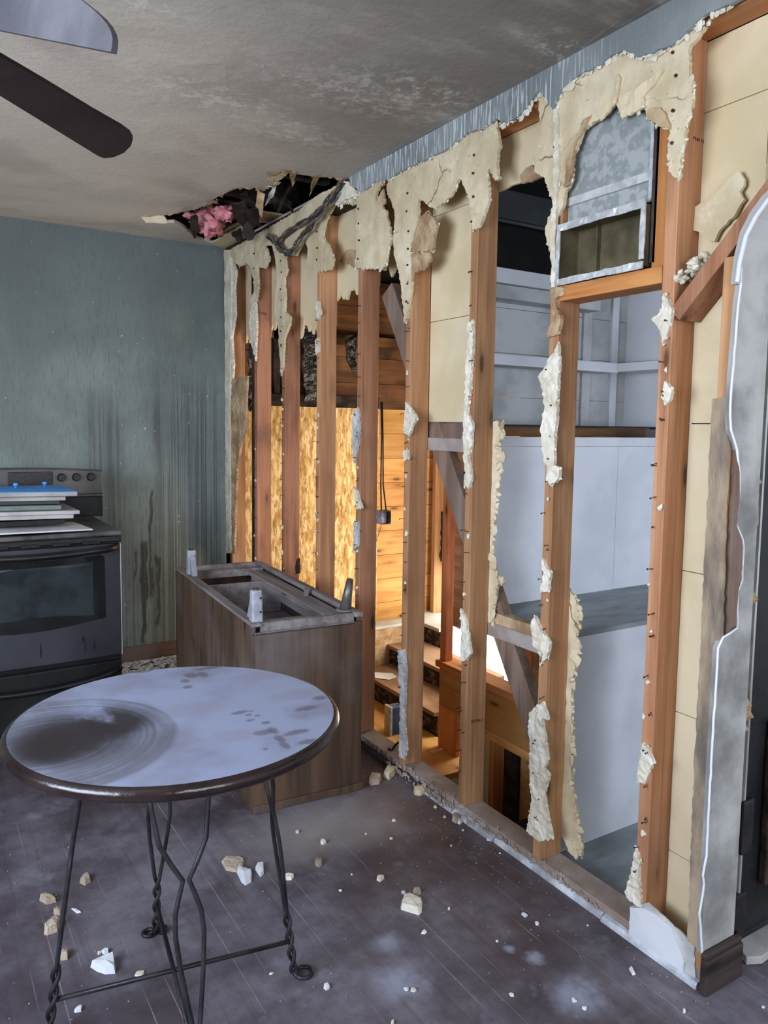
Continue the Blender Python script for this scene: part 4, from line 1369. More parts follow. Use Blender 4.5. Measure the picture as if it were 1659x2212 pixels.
# frames lying on top of the closet's bulkhead
for k, (xa, xb, z, mt, lb) in enumerate(((.16, 1.05, 1.363, 'burnt_brown', 'long brown wooden frame lying on the closet ledge'), (.12, 1.12, 1.40, 'wire', 'thin black panel resting on the brown frame on the closet ledge'))):
    f = thing('wooden_frame' if k == 0 else 'thin_panel', lb, 'frame' if k == 0 else 'panel', (.6, 2.3, z))
    if k == 0:
        MB().box((xa, 2.22, z), (xb, 2.25, z + .035)).build('front_rail', mt, f, bevel=.003)
        MB().box((xa, 2.37, z), (xb, 2.40, z + .035)).build('back_rail', mt, f, bevel=.003)
        for x in (xa, (xa + xb) / 2, xb - .03):
            MB().box((x, 2.25, z), (x + .03, 2.37, z + .030)).build('cross_rail', mt, f)
    else:
        MB().box((xa, 2.20, z), (xb, 2.40, z + .007)).build('sheet', mt, f)
        MB().box((xb - .05, 2.19, z - .004), (xb + .02, 2.22, z)).build('edge_strip', mt, f)
# smoke-blackened hood casing above the upper shelf
hd = thing('vent_hood', 'smoke-blackened curved metal hood above the top closet shelf', 'hood', (.45, 2.3, 2.014))
m = MB()
pr_ = [(.12, 2.03), (.17, 2.02), (.20, 2.05), (.19, 2.14), (.24, 2.19), (.80, 2.19), (.85, 2.15), (.86, 2.02), (.93, 2.02), (.93, 2.30), (.12, 2.30)]
m.prism(pr_, lambda u, v, d: (u, d, v), 2.33, 2.36)
m.build('front_plate', 'hood', hd)
m = MB()
m.tube([(.20, 2.325, 2.03), (.20, 2.325, 2.13), (.25, 2.325, 2.182), (.80, 2.325, 2.182), (.84, 2.325, 2.14), (.845, 2.325, 2.03)], .009, 8)
m.build('rim', 'hood', hd, smooth=True)
MB().box((.13, 2.362, 2.015), (.92, 2.45, 2.29)).build('casing', 'dark', hd)

# ---------------- galvanised duct in the bay by the header
du = thing('air_duct', 'galvanised sheet-metal air duct with open boot above the header', 'duct', (.04, 1.53, 1.812))
MB().box((.018, 1.372, 2.062), (.078, 1.686, 2.360)).build('upper_face', 'galv', du, bevel=.002)
MB().box((.012, 1.372, 2.040), (.078, 1.686, 2.064)).build('seam_band', 'galv_edge', du, bevel=.002)
MB().box((.018, 1.372, 1.984), (.078, 1.686, 2.040)).build('lower_face', 'galv', du, bevel=.002)
MB().box((.010, 1.378, 1.984), (.018, 1.388, 2.30)).build('folded_edge', 'galv_edge', du)
M['dark_metal'] = mat_noise('dark_metal', (62, 54, 52), (96, 86, 84), 8, 0.45, metal=0.5)
MB().box((.004, 1.355, 1.825), (.075, 1.371, 2.26)).build('dark_side_plate', 'dark_metal', du)
b0, b1_, c0_, c1_ = 1.376, 1.684, 1.814, 1.978
bt = MB()
bt.box((.060, b0, c0_), (.064, b1_, c1_))
bt.box((-.018, b0, c0_), (.060, b0 + .003, c1_)).box((-.018, b1_ - .003, c0_), (.060, b1_, c1_)).box((-.018, b0, c0_), (.060, b1_, c0_ + .003)).box((-.018, b0, c1_ - .003), (.060, b1_, c1_))
boot = bt.build('boot', 'duct_inside', du)
MB().box((.045, 1.592, c0_ + .003), (.060, 1.596, c1_ - .003)).build('inner_fold', 'duct_inside', boot)
rnd = random.Random(30)
for a, b in (((b0 - .004, c0_ - .004), (b1_ + .004, c0_ + .014)), ((b0 - .004, c1_ - .014), (b1_ + .004, c1_ + .006)), ((b0 - .006, c0_ + .02), (b0 + .010, c1_)), ((b1_ - .008, c0_), (b1_ + .006, c1_))):
    m = MB()
    sheet(m, [rag([(a[0], a[1]), (b[0], a[1]), (b[0], b[1]), (a[0], b[1])], .02, .0015, 4)], wallfn(-.017), .003, grid=.015, relief=.003, rscale=60)
    m.build('flange', 'galv_edge', du)
# electrical box and cables on the fifth stud
eb = thing('electrical_box', 'small metal outlet box with cables fixed beside the fifth stud', 'outlet box', (.10, 2.82, .97))
p = ony(830, 1117, 2.82)
ex, ez = p[0], p[2]
m = MB()
m.box((ex - .024, 2.80, ez - .030), (ex + .024, 2.853, ez + .030))
m.build('housing', 'steel', eb, bevel=.003)
for s in (-1, 1):
    MB().box((ex + s * .011 - .007, 2.795, ez - .024), (ex + s * .011 + .007, 2.80, ez + .024)).build('clamp', 'steel' if s < 0 else 'nail', eb, bevel=.002)
MB().box((ex - .004, 2.794, ez - .026), (ex + .004, 2.799, ez + .028)).build('gap', 'wire', eb)
q0 = ony(823, 868, 2.83)
for dx, dd in ((-.012, 0), (.012, .012)):
    MB().tube([(q0[0] + dd * .5, 2.83, q0[2]), (q0[0] + .004 + dd * .6, 2.828, (q0[2] + ez) / 2 + .1), (q0[0] + .002 + dd, 2.826, ez + .14), (ex + dx, 2.825, ez + .03)], .0035, 6).build('cable', 'wire', eb, smooth=True)
MB().tube([(ex - .006, 2.83, ez - .03), (ex - .02, 2.83, ez - .07), (ex - .03, 2.835, ez - .11)], .0012, 5).build('thin_wire', 'nail', eb)
# loose cable end by the bottom plate
tag(MB().tube([tuple(onx(862, 1602, .07)), tuple(onx(852, 1612, .05)), tuple(onx(846, 1622, .03)), (.02, onx(838, 1626, .02)[1], .045)], .005, 7).build('loose_cable', 'wire', smooth=True), 'stub of black cable poking out over the bottom plate', 'cable')

# charred wire-mesh corner strip dangling from the ceiling hole
ms = thing('mesh_strip', 'charred twisted wire-mesh strip dangling from the ceiling hole', 'mesh strip', tuple(onx(620, 540, -.03)))
pathA = [(742, 392), (722, 415), (700, 445), (672, 470), (645, 487), (622, 500), (603, 522), (596, 530)]
pathB = [(728, 412), (706, 445), (680, 478), (655, 505), (640, 530), (622, 548), (607, 540), (590, 520), (575, 505)]
for pi, pth in enumerate((pathA, pathB)):
    base = [Vector(onx(a, b, -.035 - .02 * pi)) for a, b in pth]
    for k in range(10):
        pts = []
        for i in range(len(base) - 1):
            for s in range(5):
                t = s / 5
                c = base[i].lerp(base[i + 1], t)
                ph = (i * 5 + s) * .75 + k * PI / 3
                pts.append(c + Vector((.006 * math.cos(ph), .011 * math.sin(ph * .6 + k * 1.1), .011 * math.cos(ph * .7 + k * 2.3))))
        MB().tube(pts, .0030, 5).build('strand', 'hood' if k % 2 else 'brace', ms)
# sagging beige board behind it (end of the broken wall top)
m = MB()
sheet(m, [rag(yz([(575, 500), (620, 478), (690, 420), (728, 402), (735, 415), (718, 448), (704, 478), (700, 512), (680, 500), (662, 516), (650, 535), (636, 550), (612, 552), (596, 530), (573, 530)], -.004), .014, .003, 44)], wallfn(-.001), .008, grid=.03, relief=.003)
m.build('lath_sheet', 'lath_back', wall)

# black metal door leaf beyond the wall's end, seen edge-on
dr = thing('metal_door', 'black metal door leaf with bright edge standing past the wall end', 'door', (.45, 1.16, 0))
M['black_gloss'] = mat_noise('black_enamel', (16, 16, 17), (32, 32, 34), 5, 0.35, spec=0.5)
M['bright_edge'] = mat_noise('polished_edge', (196, 198, 198), (230, 232, 232), 8, 0.3, metal=0.7)
MB().box((.208, 1.150, .03), (.42, 1.19, 2.03)).build('leaf', 'black_gloss', dr, bevel=.004)
MB().box((.200, 1.146, .12), (.208, 1.192, 2.03)).build('edge_strip', 'bright_edge', dr)
MB().box((.178, 1.140, .06), (.232, 1.192, .16)).build('hinge', 'wire', dr, bevel=.006)
MB().box((.190, 1.138, .27), (.240, 1.15, .42)).build('hinge', 'wire', dr, bevel=.006)
MB().box((.29, 1.128, .16), (.42, 1.150, .62)).build('kick_plate', 'burnt', dr, bevel=.004)
rnd = random.Random(13)
for k in range(11):
    pz = rnd.choice((rnd.uniform(.85, 1.3), rnd.uniform(1.0, 1.3), rnd.uniform(.55, .8)))
    MB().blob((.160 + rnd.uniform(-.012, .012), 1.15 + rnd.uniform(-.01, .01), pz), rnd.uniform(.012, .026), (1, 1, 1.2), .5, rnd).build('foam_crumb', 'plaster_tan', dr)
struct(MB().box((.114, 1.215, 0), (.26, 1.30, 2.3)).build('wall_return', 'dark'), 'sooty return of the wall behind the door leaf')
struct(MB().prism([(.17, 1.095), (.21, 1.075), (.9, 1.13), (.9, 1.148), (.2, 1.148)], lambda u, v, d: (u, v, d), 0, .022).build('baseboard_next_room', 'plaster_end', bevel=.003), 'pale floor trim in the next room')
struct(MB().box((2.0, YR, 0), (2.1, 1.3, 2.44)).build('wall_next_room', 'plaster_grey'), 'far wall of the next room')
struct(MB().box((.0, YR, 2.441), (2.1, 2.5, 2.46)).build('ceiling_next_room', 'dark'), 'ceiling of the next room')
struct(MB().box((1.19, 1.15, 0), (2.1, 1.30, 2.44)).build('wall_next_side', 'plaster_grey'), 'side wall of the next room')  # starts far right so the added closet fill lamp shines past

# ================================================================== FURNITURE
# ---------------- round wire-legged table
TZ = .74
TC = Vector((-1.145, 1.67, 0))
TR = .362


def table_mat():
    t = NT('dusty_table_top')
    dust = lin((148, 157, 182))
    dark = lin((46, 36, 38))
    mid = lin((104, 104, 112))
    pale = t.mix(t.ramp(t.noise(4.5, detail=5), 0.4, 0.66), dust, lin((128, 130, 148)))
    c0 = onz(105, 1605, TZ)
    e0 = onz(362, 1545, TZ)
    R0 = math.hypot(e0[0] - c0[0], e0[1] - c0[1])
    wiped = t.spot((c0[0], c0[1], TZ), R0, .012, (1, 1, 0), .03)
    # arcs of the wiping hand
    l = t.n('ShaderNodeVectorMath', operation='DISTANCE')
    t.link(t.co, l.inputs[0])
    l.inputs[1].default_value = (c0[0], c0[1], TZ)
    ring = t.noise(1.0, t.mapping((1, 1, 1), co=None), detail=2)
    cmb = t.n('ShaderNodeCombineXYZ')
    t.link(t.math('MULTIPLY', l.outputs['Value'], 90.0), cmb.inputs[0])
    arcs = t.noise(1.0, cmb.outputs[0], detail=4)
    sm = t.noise(9, t.mapping((1, .5, 1), rot=(0, 0, .5)), detail=6)
    w = t.math('MULTIPLY', wiped, t.ramp(t.math('ADD', t.math('MULTIPLY', arcs, .6), t.math('MULTIPLY', sm, .5)), .42, .62))
    c = t.mix(t.math('MULTIPLY', w, .85), pale, mid)
    d1 = onz(150, 1592, TZ)
    d2 = onz(245, 1560, TZ)
    d3 = onz(105, 1615, TZ)
    for q, r, a in ((d1, .10, .95), (d2, .075, .95), (d3, .07, .95)):
        k = t.math('MULTIPLY', t.spot((q[0], q[1], TZ), r, r * .5, (1.0, .8, 0), .05), t.ramp(sm, .22, .42))
        c = t.mix(t.math('MULTIPLY', k, a), c, dark)
    # finger marks and drips
    for px, py, r, sq in ((543, 1536, .006, (1, 1.5, 0)), (556, 1546, .007, (1, 1.3, 0)), (518, 1539, .014, (.7, 1.5, 0)), (537, 1544, .008, (1, 1.3, 0)), (541, 1556, .008, (.8, 1.4, 0)), (574, 1561, .010, (1, 1.2, 0)), (568, 1582, .017, (.8, 1.2, 0)),
                          (640, 1582, .018, (.6, 1.6, 0)), (590, 1578, .010, (1, .5, 0)), (605, 1596, .010, (1, .5, 0)), (615, 1610, .009, (1, .45, 0)), (413, 1459, .016, (1, .7, 0)), (438, 1457, .013, (1, .6, 0)), (400, 1471, .011, (1, .8, 0)), (405, 1484, .012, (1, 1, 0)), (690, 1508, .014, (.8, 1, 0)), (310, 1450, .014, (.6, 1.2, 0)), (450, 1443, .02, (.5, 1.6, 0)), (662, 1530, .016, (.6, 1.2, 0)), (573, 1618, .005, (1, 1, 0)), (665, 1602, .016, (.6, 1.6, 0))):
        q = onz(px, py, TZ)
        c = t.mix(t.math('MULTIPLY', t.spot((q[0], q[1], TZ), r, r * .35, sq, r * .8), .62), c, lin((84, 78, 82)))
    for px, py, r in ((420, 1530, .06), (560, 1460, .05), (640, 1500, .045), (500, 1590, .04)):
        q = onz(px, py, TZ)
        c = t.mix(t.math('MULTIPLY', t.spot((q[0], q[1], TZ), r, r * .5, (.7, 1.3, 0), r), .4), c, lin((140, 134, 146)))
    return t.done(c, t.math('SUBTRACT', .62, t.math('MULTIPLY', wiped, .36)), t.noise(40, detail=4), .05, .001, spec=.5)


M['tabletop'] = table_mat()
M['table_edge'] = mat_noise('dark_brown_edge', (26, 19, 19), (44, 33, 32), 8, .2, spec=.5)
M['black_wire'] = mat_noise('black_wrought_wire', (22, 22, 24), (44, 43, 46), 12, .45, spec=.4)
tb = thing('round_table', 'round dust-covered table on twisted black wire legs', 'table', tuple(TC))
MB().lathe([(.001, TZ - .003), (TR - .014, TZ - .003), (TR - .014, TZ), (.001, TZ)], TC, 72, cap=False).build('table_top', 'tabletop', tb)
ed = []
for k in range(9):
    a = PI / 2 - PI * k / 8
    ed.append((TR - .014 + .014 * math.cos(a), TZ - .015 + .015 * math.sin(a)))
MB().lathe([(TR - .014, TZ)] + ed + [(.001, TZ - .030)], TC, 72, cap=False).build('rounded_edge', 'table_edge', tb, smooth=True)
MB().lathe([(.22, TZ - .044), (.226, TZ - .044), (.226, TZ - .030), (.22, TZ - .030)], TC, 48, cap=False).build('fixing_ring', 'black_wire', tb)
feet = dict(back=(onz(336, 2022, 0), (-1.12, 1.885)), right=(onz(636, 2112, 0), (-.965, 1.64)), left=(onz(102, 2255, 0), (-1.335, 1.70)), front=(np.array([-1.19, 1.385, 0]), (-1.20, 1.50)))
LC = Vector((-1.14, 1.70, 0))
hp = [(.69, .062), (.62, .056), (.55, .046), (.51, .026), (.475, .006), (.445, .016), (.41, .026), (.37, .028), (.31, .023), (.24, .014), (.19, .007)]
for k, (ft, tp_) in feet.items():
    f = Vector((ft[0], ft[1], 0))
    t_ = Vector((tp_[0], tp_[1], 0))
    out = (f - LC).normalized()
    tan = Vector((-out.y, out.x, 0))
    leg = None
    for s in (1, -1):
        pts = []
        for z, h in hp:
            u = 1 - z / .69
            pts.append(t_.lerp(f, u ** .9) + tan * h * s + Vector((0, 0, z)))
        n = 22
        for i in range(1, n + 1):
            z = .19 + (.022 - .19) * i / n
            u = 1 - z / .69
            a = i / n * 3.6 * PI
            pts.append(t_.lerp(f, u ** .9) + tan * .0065 * s * math.cos(a) + out * .0065 * s * math.sin(a) + Vector((0, 0, z)))
        two = k in ('back', 'front')
        if two or s > 0:
            rl_ = .015 if two else .021
            ctr = f + (out * .012 + tan * s * .016 if two else out * .024) + Vector((0, 0, .007))
            st_ = (f - ctr)
            a0 = math.atan2(st_.y, st_.x)
            for i in range(15):
                a = a0 + s * 2 * PI * .93 * i / 14
                pts.append(ctr + Vector((math.cos(a), math.sin(a), 0)) * rl_)
        MB().tube(pts, .0052, 8).build('leg_wire', 'black_wire', tb, smooth=True)
sz = .105
ends = {k: Vector((ft[0], ft[1], 0)).lerp(Vector((tp_[0], tp_[1], 0)), .13) + Vector((0, 0, sz)) for k, (ft, tp_) in feet.items()}
MB().tube([ends['left'], ends['right']], .0055, 8).build('stretcher', 'black_wire', tb, smooth=True)
MB().tube([ends['back'], ends['front']], .0055, 8).build('stretcher', 'black_wire', tb, smooth=True)

# ---------------- upturned dresser
M['dresser'] = mat_wood('smoky_veneer', (70, 54, 44), (98, 76, 60), 'z', rough=.55, dirt=(126, 118, 116), dirt_amt=.5, ring=16)
M['dresser_frame'] = mat_wood('dusty_frame_wood', (104, 96, 94), (140, 132, 130), 'y', rough=.8, dirt=(150, 148, 152), dirt_amt=.6)
M['dresser_leg'] = mat_noise('dusty_leg', (140, 142, 150), (176, 180, 190), 9, .7)
M['brass_leg'] = mat_noise('tarnished_leg', (84, 80, 76), (136, 132, 126), 8, .4, metal=.5)
dk = thing('upturned_dresser', 'brown wooden dresser turned upside down with legs in the air', 'dresser', (-.644, 2.486, 0), -.071)
DM = local(dk)
DW, DL, DH = .432, 1.20, .695


def dbox(name, a, b, mt, bev=.002, parent=None):
    return MB().box(a, b).xf(DM).build(name, mt, parent or dk, bevel=bev)


dbox('end_panel', (0.012, 0, .028), (DW, .018, DH - .035), 'dresser')
dbox('end_panel', (0.012, DL - .018, 0), (DW, DL, DH - .035), 'dresser')
dbox('plinth', (0.004, -.006, 0), (DW + .006, .02, .028), 'dresser')
dbox('side_panel', (0, 0, 0), (.014, DL, DH - .012), 'dresser')
dbox('side_panel', (DW - .016, .018, 0), (DW, DL - .018, DH - .012), 'dresser')
dbox('side_rail', (.0, .0, DH - .012), (.036, DL, DH), 'dresser_frame')
dbox('side_rail', (DW - .030, .0, DH - .020), (DW + .006, DL, DH), 'dresser_frame', .006)
dbox('end_rail', (.036, .012, DH - .042), (DW - .03, .040, DH - .004), 'dresser_frame')
dbox('end_rail', (.0, .0, DH - .045), (DW - .03, .012, DH - .034), 'dresser_frame')
dbox('end_rail', (.036, DL - .03, DH - .030), (DW - .03, DL, DH), 'dresser_frame')
dbox('cross_rail', (.036, DL - .13, DH - .045), (DW - .03, DL - .08, DH - .010), 'dresser_frame')
dbox('cross_rail', (.014, DL - .36, DH - .18), (DW - .02, DL - .345, DH - .03), 'dresser_frame')
dbox('long_rail', (DW - .11, .04, DH - .040), (DW - .035, DL - .13, DH - .022), 'dresser_frame')
dbox('runner', (DW - .115, .04, DH - .075), (DW - .105, DL - .2, DH - .03), 'dresser_frame')
dbox('drawer_bottom', (.014, DL - .62, DH - .19), (DW - .02, DL - .40, DH - .17), 'dresser_frame')
dbox('drawer_bottom', (.014, .04, DH - .22), (DW - .02, DL - .66, DH - .21), 'dresser')
dbox('cross_rail', (.014, .20, DH - .10), (DW - .11, .235, DH - .05), 'dresser_frame')
dbox('cross_rail', (.014, .09, DH - .075), (DW - .11, .115, DH - .03), 'dresser_frame')
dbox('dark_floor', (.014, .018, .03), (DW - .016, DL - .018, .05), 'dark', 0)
dbox('latch_block', (DW - .065, .42, DH - .022), (DW - .05, .44, DH + .012), 'dresser_frame')
# legs: three flat-faced brackets and one round
def bracket_leg(x, y, sx, sy):
    m = MB()
    m.box((x - .021, y - .021, DH - .004), (x + .021, y + .021, DH + .112), taper=.86)
    m.xf(DM)
    lg = m.build('leg', 'dresser_leg', dk, bevel=.006)
    MB().prism([(0, 0), (.055, 0), (.012, .085), (0, .085)], lambda u, v, d: (x + d, y + sy * (.018 + u), DH + v), -.012, .012).xf(DM).build('bracket', 'dresser_leg', lg, bevel=.003)
    MB().lathe([(.013, DH + .112), (.012, DH + .117), (.004, DH + .118)], (x, y, 0), 14).xf(DM).build('glide', 'nail', lg)
    for zz_ in (.035, .085):
        MB().lathe([(.004, 0), (.004, .001)], (x + .010, y - .0222, DH + zz_), 8, axis='y').xf(DM).build('screw_hole', 'wire', lg)


bracket_leg(.030, .045, 1, 1)
bracket_leg(.030, DL - .20, 1, -1)
lg = MB().tube([(DW - .045, .06, DH - .004), (DW - .033, .045, DH + .12)], [.024, .013], 14).xf(DM).build('leg', 'brass_leg', dk, smooth=True)
MB().lathe([(.036, DH), (.034, DH + .004)], (DW - .045, .06, 0), 18).xf(DM).build('leg_plate', 'dresser_frame', lg)

# ---------------- electric range
M['stainless'] = mat_noise('sooty_stainless', (70, 69, 68), (98, 96, 92), 3, .45, 40, .06, metal=.4, spec=.5, stretch=(1, 1, .3))
M['stainless_front'] = mat_noise('grey_oven_door', (52, 53, 58), (66, 67, 73), 3, .45, 40, .06, metal=.3, spec=.4)
M['glass_black'] = mat_noise('black_glass', (12, 13, 14), (22, 25, 26), 4, .12, 40, .02, spec=.6)
M['cooktop'] = mat_noise('dusty_glass_cooktop', (34, 34, 34), (96, 94, 90), 5, .3, 40, .05, spec=.5)
M['black_plastic'] = mat_noise('black_plastic_trim', (14, 14, 15), (26, 26, 27), 6, .35, spec=.45)
sv = thing('electric_range', 'black and steel electric range against the teal wall', 'stove', (-1.24, 3.82, 0))
SX0, SX1, SF, SBK = -1.622, -.860, 3.475, 4.17
MB().box((SX0, SF + .03, .05), (SX1, SBK, .895)).build('body', 'black_plastic', sv, bevel=.004)
MB().box((SX0 - .003, SF + .005, .895), (SX1 + .006, SBK - .03, .917)).build('cooktop', 'cooktop', sv, bevel=.008)
MB().box((SX0, SF + .002, .868), (SX1 + .003, SF + .03, .896)).build('front_trim', 'black_plastic', sv, bevel=.006)


def bowed(z0, z1, y, bow, x0=SX0 + .004, x1=SX1 - .004, t=.028, n=16):
    m = MB()
    pf = []
    for i in range(n + 1):
        u = i / n
        pf.append((x0 + (x1 - x0) * u, y - bow * (1 - (2 * u - 1) ** 2)))
    pf += [(x1, y + t), (x0, y + t)]
    return m.prism(pf, lambda u, v, d: (u, v, d), z0, z1)


door = bowed(.362, .862, SF, .018).build('oven_door', 'stainless_front', sv, bevel=.004)
# window: rounded panel with curved lower edge
wp = []
wx0, wx1, wz0_, wz1_ = SX0 + .07, SX1 - .072, .535, .818
for cx_, cz_, a0 in ((wx1 - .02, wz1_ - .02, 0), (wx0 + .02, wz1_ - .02, PI / 2)):
    wp += [(cx_ + .02 * math.cos(a0 + k * PI / 8), cz_ + .02 * math.sin(a0 + k * PI / 8)) for k in range(5)]
for k in range(13):
    u = k / 12
    wp.append((wx0 + (wx1 - wx0) * u, wz0_ + .004 - .028 * math.sin(PI * u)))


def bowy(x):
    u = (x - SX0) / (SX1 - SX0)
    return SF - .018 * (1 - (2 * u - 1) ** 2)


m = MB()
sheet(m, [wp], lambda u, v, d: (u, bowy(u) + .001 - d, v), .003, grid=.04)
wn = m.build('oven_window', 'glass_black', door)
M['window_inner'] = mat_noise('oven_window_inner', (26, 32, 34), (44, 52, 54), 7, .2, 40, .02, spec=.5)
ip = [(wx0 + .05, wz0_ + .02), (wx1 - .05, wz0_ + .02), (wx1 - .05, wz1_ - .03), (wx0 + .05, wz1_ - .03)]
m = MB()
sheet(m, [ip], lambda u, v, d: (u, bowy(u) - .002 - d, v), .0015, grid=.05)
m.build('inner_pane', 'window_inner', wn)
pts = []
for k in range(25):
    u = k / 24
    x = SX0 + .03 + (SX1 - SX0 - .05) * u
    e = min(1, min(u, 1 - u) / .08)
    pts.append((x, bowy(x) - .006 - .038 * math.sin(e * PI / 2), .850 - .016 * math.sin(PI * u)))
MB().tube(pts, .015, 12).build('door_handle', 'black_plastic', door, smooth=True)
for k in range(5):
    MB().box((SX0 + .12 + k * .12, SF - .0205, .872), (SX0 + .19 + k * .12, SF - .008, .880)).build('vent_slot', 'wire', door)
MB().box((SX1 - .005, SF - .002, .362), (SX1 - .001, SF + .028, .862)).build('door_edge', 'bright_edge', door)
m = MB()
for x, za, zb in ((-1.03, .47, .44), (-1.022, .455, .39), (-.985, .44, .40), (-1.20, .46, .40)):
    m.tube([(x, bowy(x) - .0008, za), (x + .002, bowy(x) - .0012, (za + zb) / 2), (x, bowy(x) - .0008, zb)], [.0015, .003, .0012], 6)
o = m.build('drip_marks', 'wire', door)
o['kind'] = 'stuff'
dw = bowed(.085, .335, SF + .004, .014).build('storage_drawer', 'black_plastic', sv, bevel=.004)
m = MB()
pf = []
for k in range(15):
    u = k / 14
    x = SX0 + .02 + (SX1 - SX0 - .03) * u
    pf.append((x, bowy(x) - .006, .300 - .045 * math.sin(PI * min(1, u * 1.0)) ** .6))
m.tube(pf, .013, 8)
m.build('drawer_lip', 'black_plastic', dw, smooth=True)
MB().box((SX0 + .02, SF + .05, 0), (SX1 - .02, SBK - .05, .05)).build('toe_base', 'dark', sv)
# backguard: black riser, steel console with curved top
MB().box((SX0, SBK - .085, .915), (SX1 + .052, SBK - .01, 1.018)).build('riser_panel', 'glass_black', sv, bevel=.004)
m = MB()
pf = [(SX0 + .0, 1.028), (SX1 + .054, 1.028)]
for k in range(13):
    u = 1 - k / 12
    pf.append((SX0 + (SX1 + .050 - SX0) * u, 1.150 + .016 * math.sin(PI * u)))
m.prism(pf, lambda u, v, d: (u, d, v), SBK - .10, SBK - .02)
con = m.build('console', 'stainless', sv, bevel=.008)
MB().box((-1.245, SBK - .103, 1.085), (-1.045, SBK - .099, 1.148)).build('display_panel', 'black_plastic', con, bevel=.002)
for x in (-1.006, -.937, -.868, -1.33, -1.40):
    MB().lathe([(.021, 0), (.021, -.006), (.018, -.018), (.016, -.022), (.001, -.022)], (x, SBK - .10, 1.118), 20, axis='y').build('knob', 'black_plastic', con, smooth=False)

# ---------------- stack of cabinet doors on the range
M['blue_paint'] = mat_noise('blue_painted_panel', (70, 150, 236), (98, 176, 250), 4, .5)
M['grey_board'] = mat_noise('grey_white_board', (150, 148, 146), (186, 184, 180), 5, .7)
M['green_grey'] = mat_noise('green_grey_board', (98, 112, 106), (120, 134, 128), 5, .7)
M['white_board'] = mat_noise('white_curved_sheet', (196, 198, 200), (220, 222, 224), 5, .6)


def board(name, label, right, y0, y1, z, t, rz, ry, mt, lip=None, cat='cabinet door', mt2=None):
    e = thing(name, label, cat, (right, (y0 + y1) / 2, z), rz)
    bm = Matrix.Translation((right, (y0 + y1) / 2, z)) @ Matrix.Rotation(rz, 4, 'Z') @ Matrix.Rotation(ry, 4, 'Y')
    hw = (y1 - y0) / 2
    MB().box((-.60, -hw, 0), (0, hw, t)).xf(bm).build('panel', mt, e, bevel=.003)
    if lip:
        MB().box((-.58, -hw + .018, -lip), (-.022, hw - .018, 0)).xf(bm).build('raised_back', mt2 or mt, e, bevel=.003)
    return e, bm


board('curved_sheet', 'white sheet at the bottom of the stack on the range', -.985, 3.50, 3.80, .922, .007, .10, .02, 'white_board', cat='panel')
board('cabinet_door', 'pale grey cabinet door second from the bottom of the stack', -1.018, 3.56, 3.92, .990, .016, .03, .02, 'grey_board', .020)
board('cabinet_door', 'green grey cabinet door in the middle of the stack', -1.088, 3.58, 3.94, 1.0105, .020, .02, .02, 'green_grey', .003)
board('cabinet_door', 'dark grey cabinet door with rebated edge below the blue one', -1.066, 3.57, 3.93, 1.051, .018, -.01, .02, 'grey_board', .018, mt2='hood')
e, bm = board('cabinet_door', 'blue painted cabinet door with knobs on top of the stack', -1.030, 3.54, 3.90, 1.0715, .017, .03, .02, 'grey_board')
MB().box((-.598, -.178, .017), (-.002, .178, .0195)).xf(bm).build('blue_face', 'blue_paint', e)
for x, y in ((-.085, .10), (-.215, .03), (-.275, .13)):
    MB().lathe([(.004, .019), (.004, .030), (.010, .034), (.011, .040), (.006, .044), (.001, .044)], (x, y, 0), 14).xf(bm).build('knob', 'blue_paint', e, smooth=True)
MB().box((-.60, -.14, -.02), (-.02, .15, 0)).xf(Matrix.Translation((-1.05, 3.74, .966))).build('stack_spacer_board', 'wire')
tag(bpy.data.objects['stack_spacer_board'], 'thin dark board squeezed near the bottom of the stack', 'panel')

# ---------------- ceiling fan
M['fan_brown'] = mat_noise('dark_brown_blade', (34, 24, 25), (46, 34, 34), 5, .6)
M['fan_lit'] = mat_noise('window_lit_blade', (66, 66, 72), (92, 92, 99), 4, .5, spec=.5)  # paler grey carries the window light caught by the drooping blade
fn_ = thing('ceiling_fan', 'dark brown ceiling fan with one drooping blade', 'ceiling fan', (-1.59, 1.465, H))
HC = Vector((-1.59, 1.465, 2.005))
MB().lathe([(.06, H), (.06, H - .03), (.03, H - .06)], (HC.x, HC.y, 0), 24).build('canopy', 'fan_brown', fn_, smooth=True)
MB().lathe([(.014, H - .06), (.014, 2.16)], (HC.x, HC.y, 0), 12).build('rod', 'fan_brown', fn_, smooth=True)
MB().lathe([(.04, 2.17), (.085, 2.155), (.10, 2.12), (.10, 2.06), (.07, 2.02), (.05, 2.0), (.001, 1.995)], (HC.x, HC.y, 0), 32).build('motor', 'fan_brown', fn_, smooth=True)


def blade(ang, tipz, L, w0, w1, pitch, name, mt):
    d = Vector((math.cos(ang), math.sin(ang), 0))
    s = Vector((-d.y, d.x, 0))
    sl = (tipz - HC.z) / L
    ol = [(.05, -w0 / 2)]
    for k in range(13):
        a = -PI / 2 + PI * k / 12
        ol.append((L - .055 + .055 * math.copysign(abs(math.cos(a)) ** .6, 1), w1 / 2 * math.copysign(abs(math.sin(a)) ** .6, math.sin(a))))
    ol += [(.05, w0 / 2)]
    m = MB()
    m.prism(ol, lambda u, v, dd: tuple(HC + d * u + s * v * math.cos(pitch) + Vector((0, 0, sl * u + v * math.sin(pitch) + dd))), 0, .007)
    b = m.build(name, mt, fn_)
    m = MB()
    m.prism([(.07, -.02), (.20, -.035), (.20, .035), (.07, .02)], lambda u, v, dd: tuple(HC + d * u + s * v * math.cos(pitch) + Vector((0, 0, sl * u + v * math.sin(pitch) + .008 + dd))), 0, .004)
    m.build('blade_iron', 'wire', b)
    return b


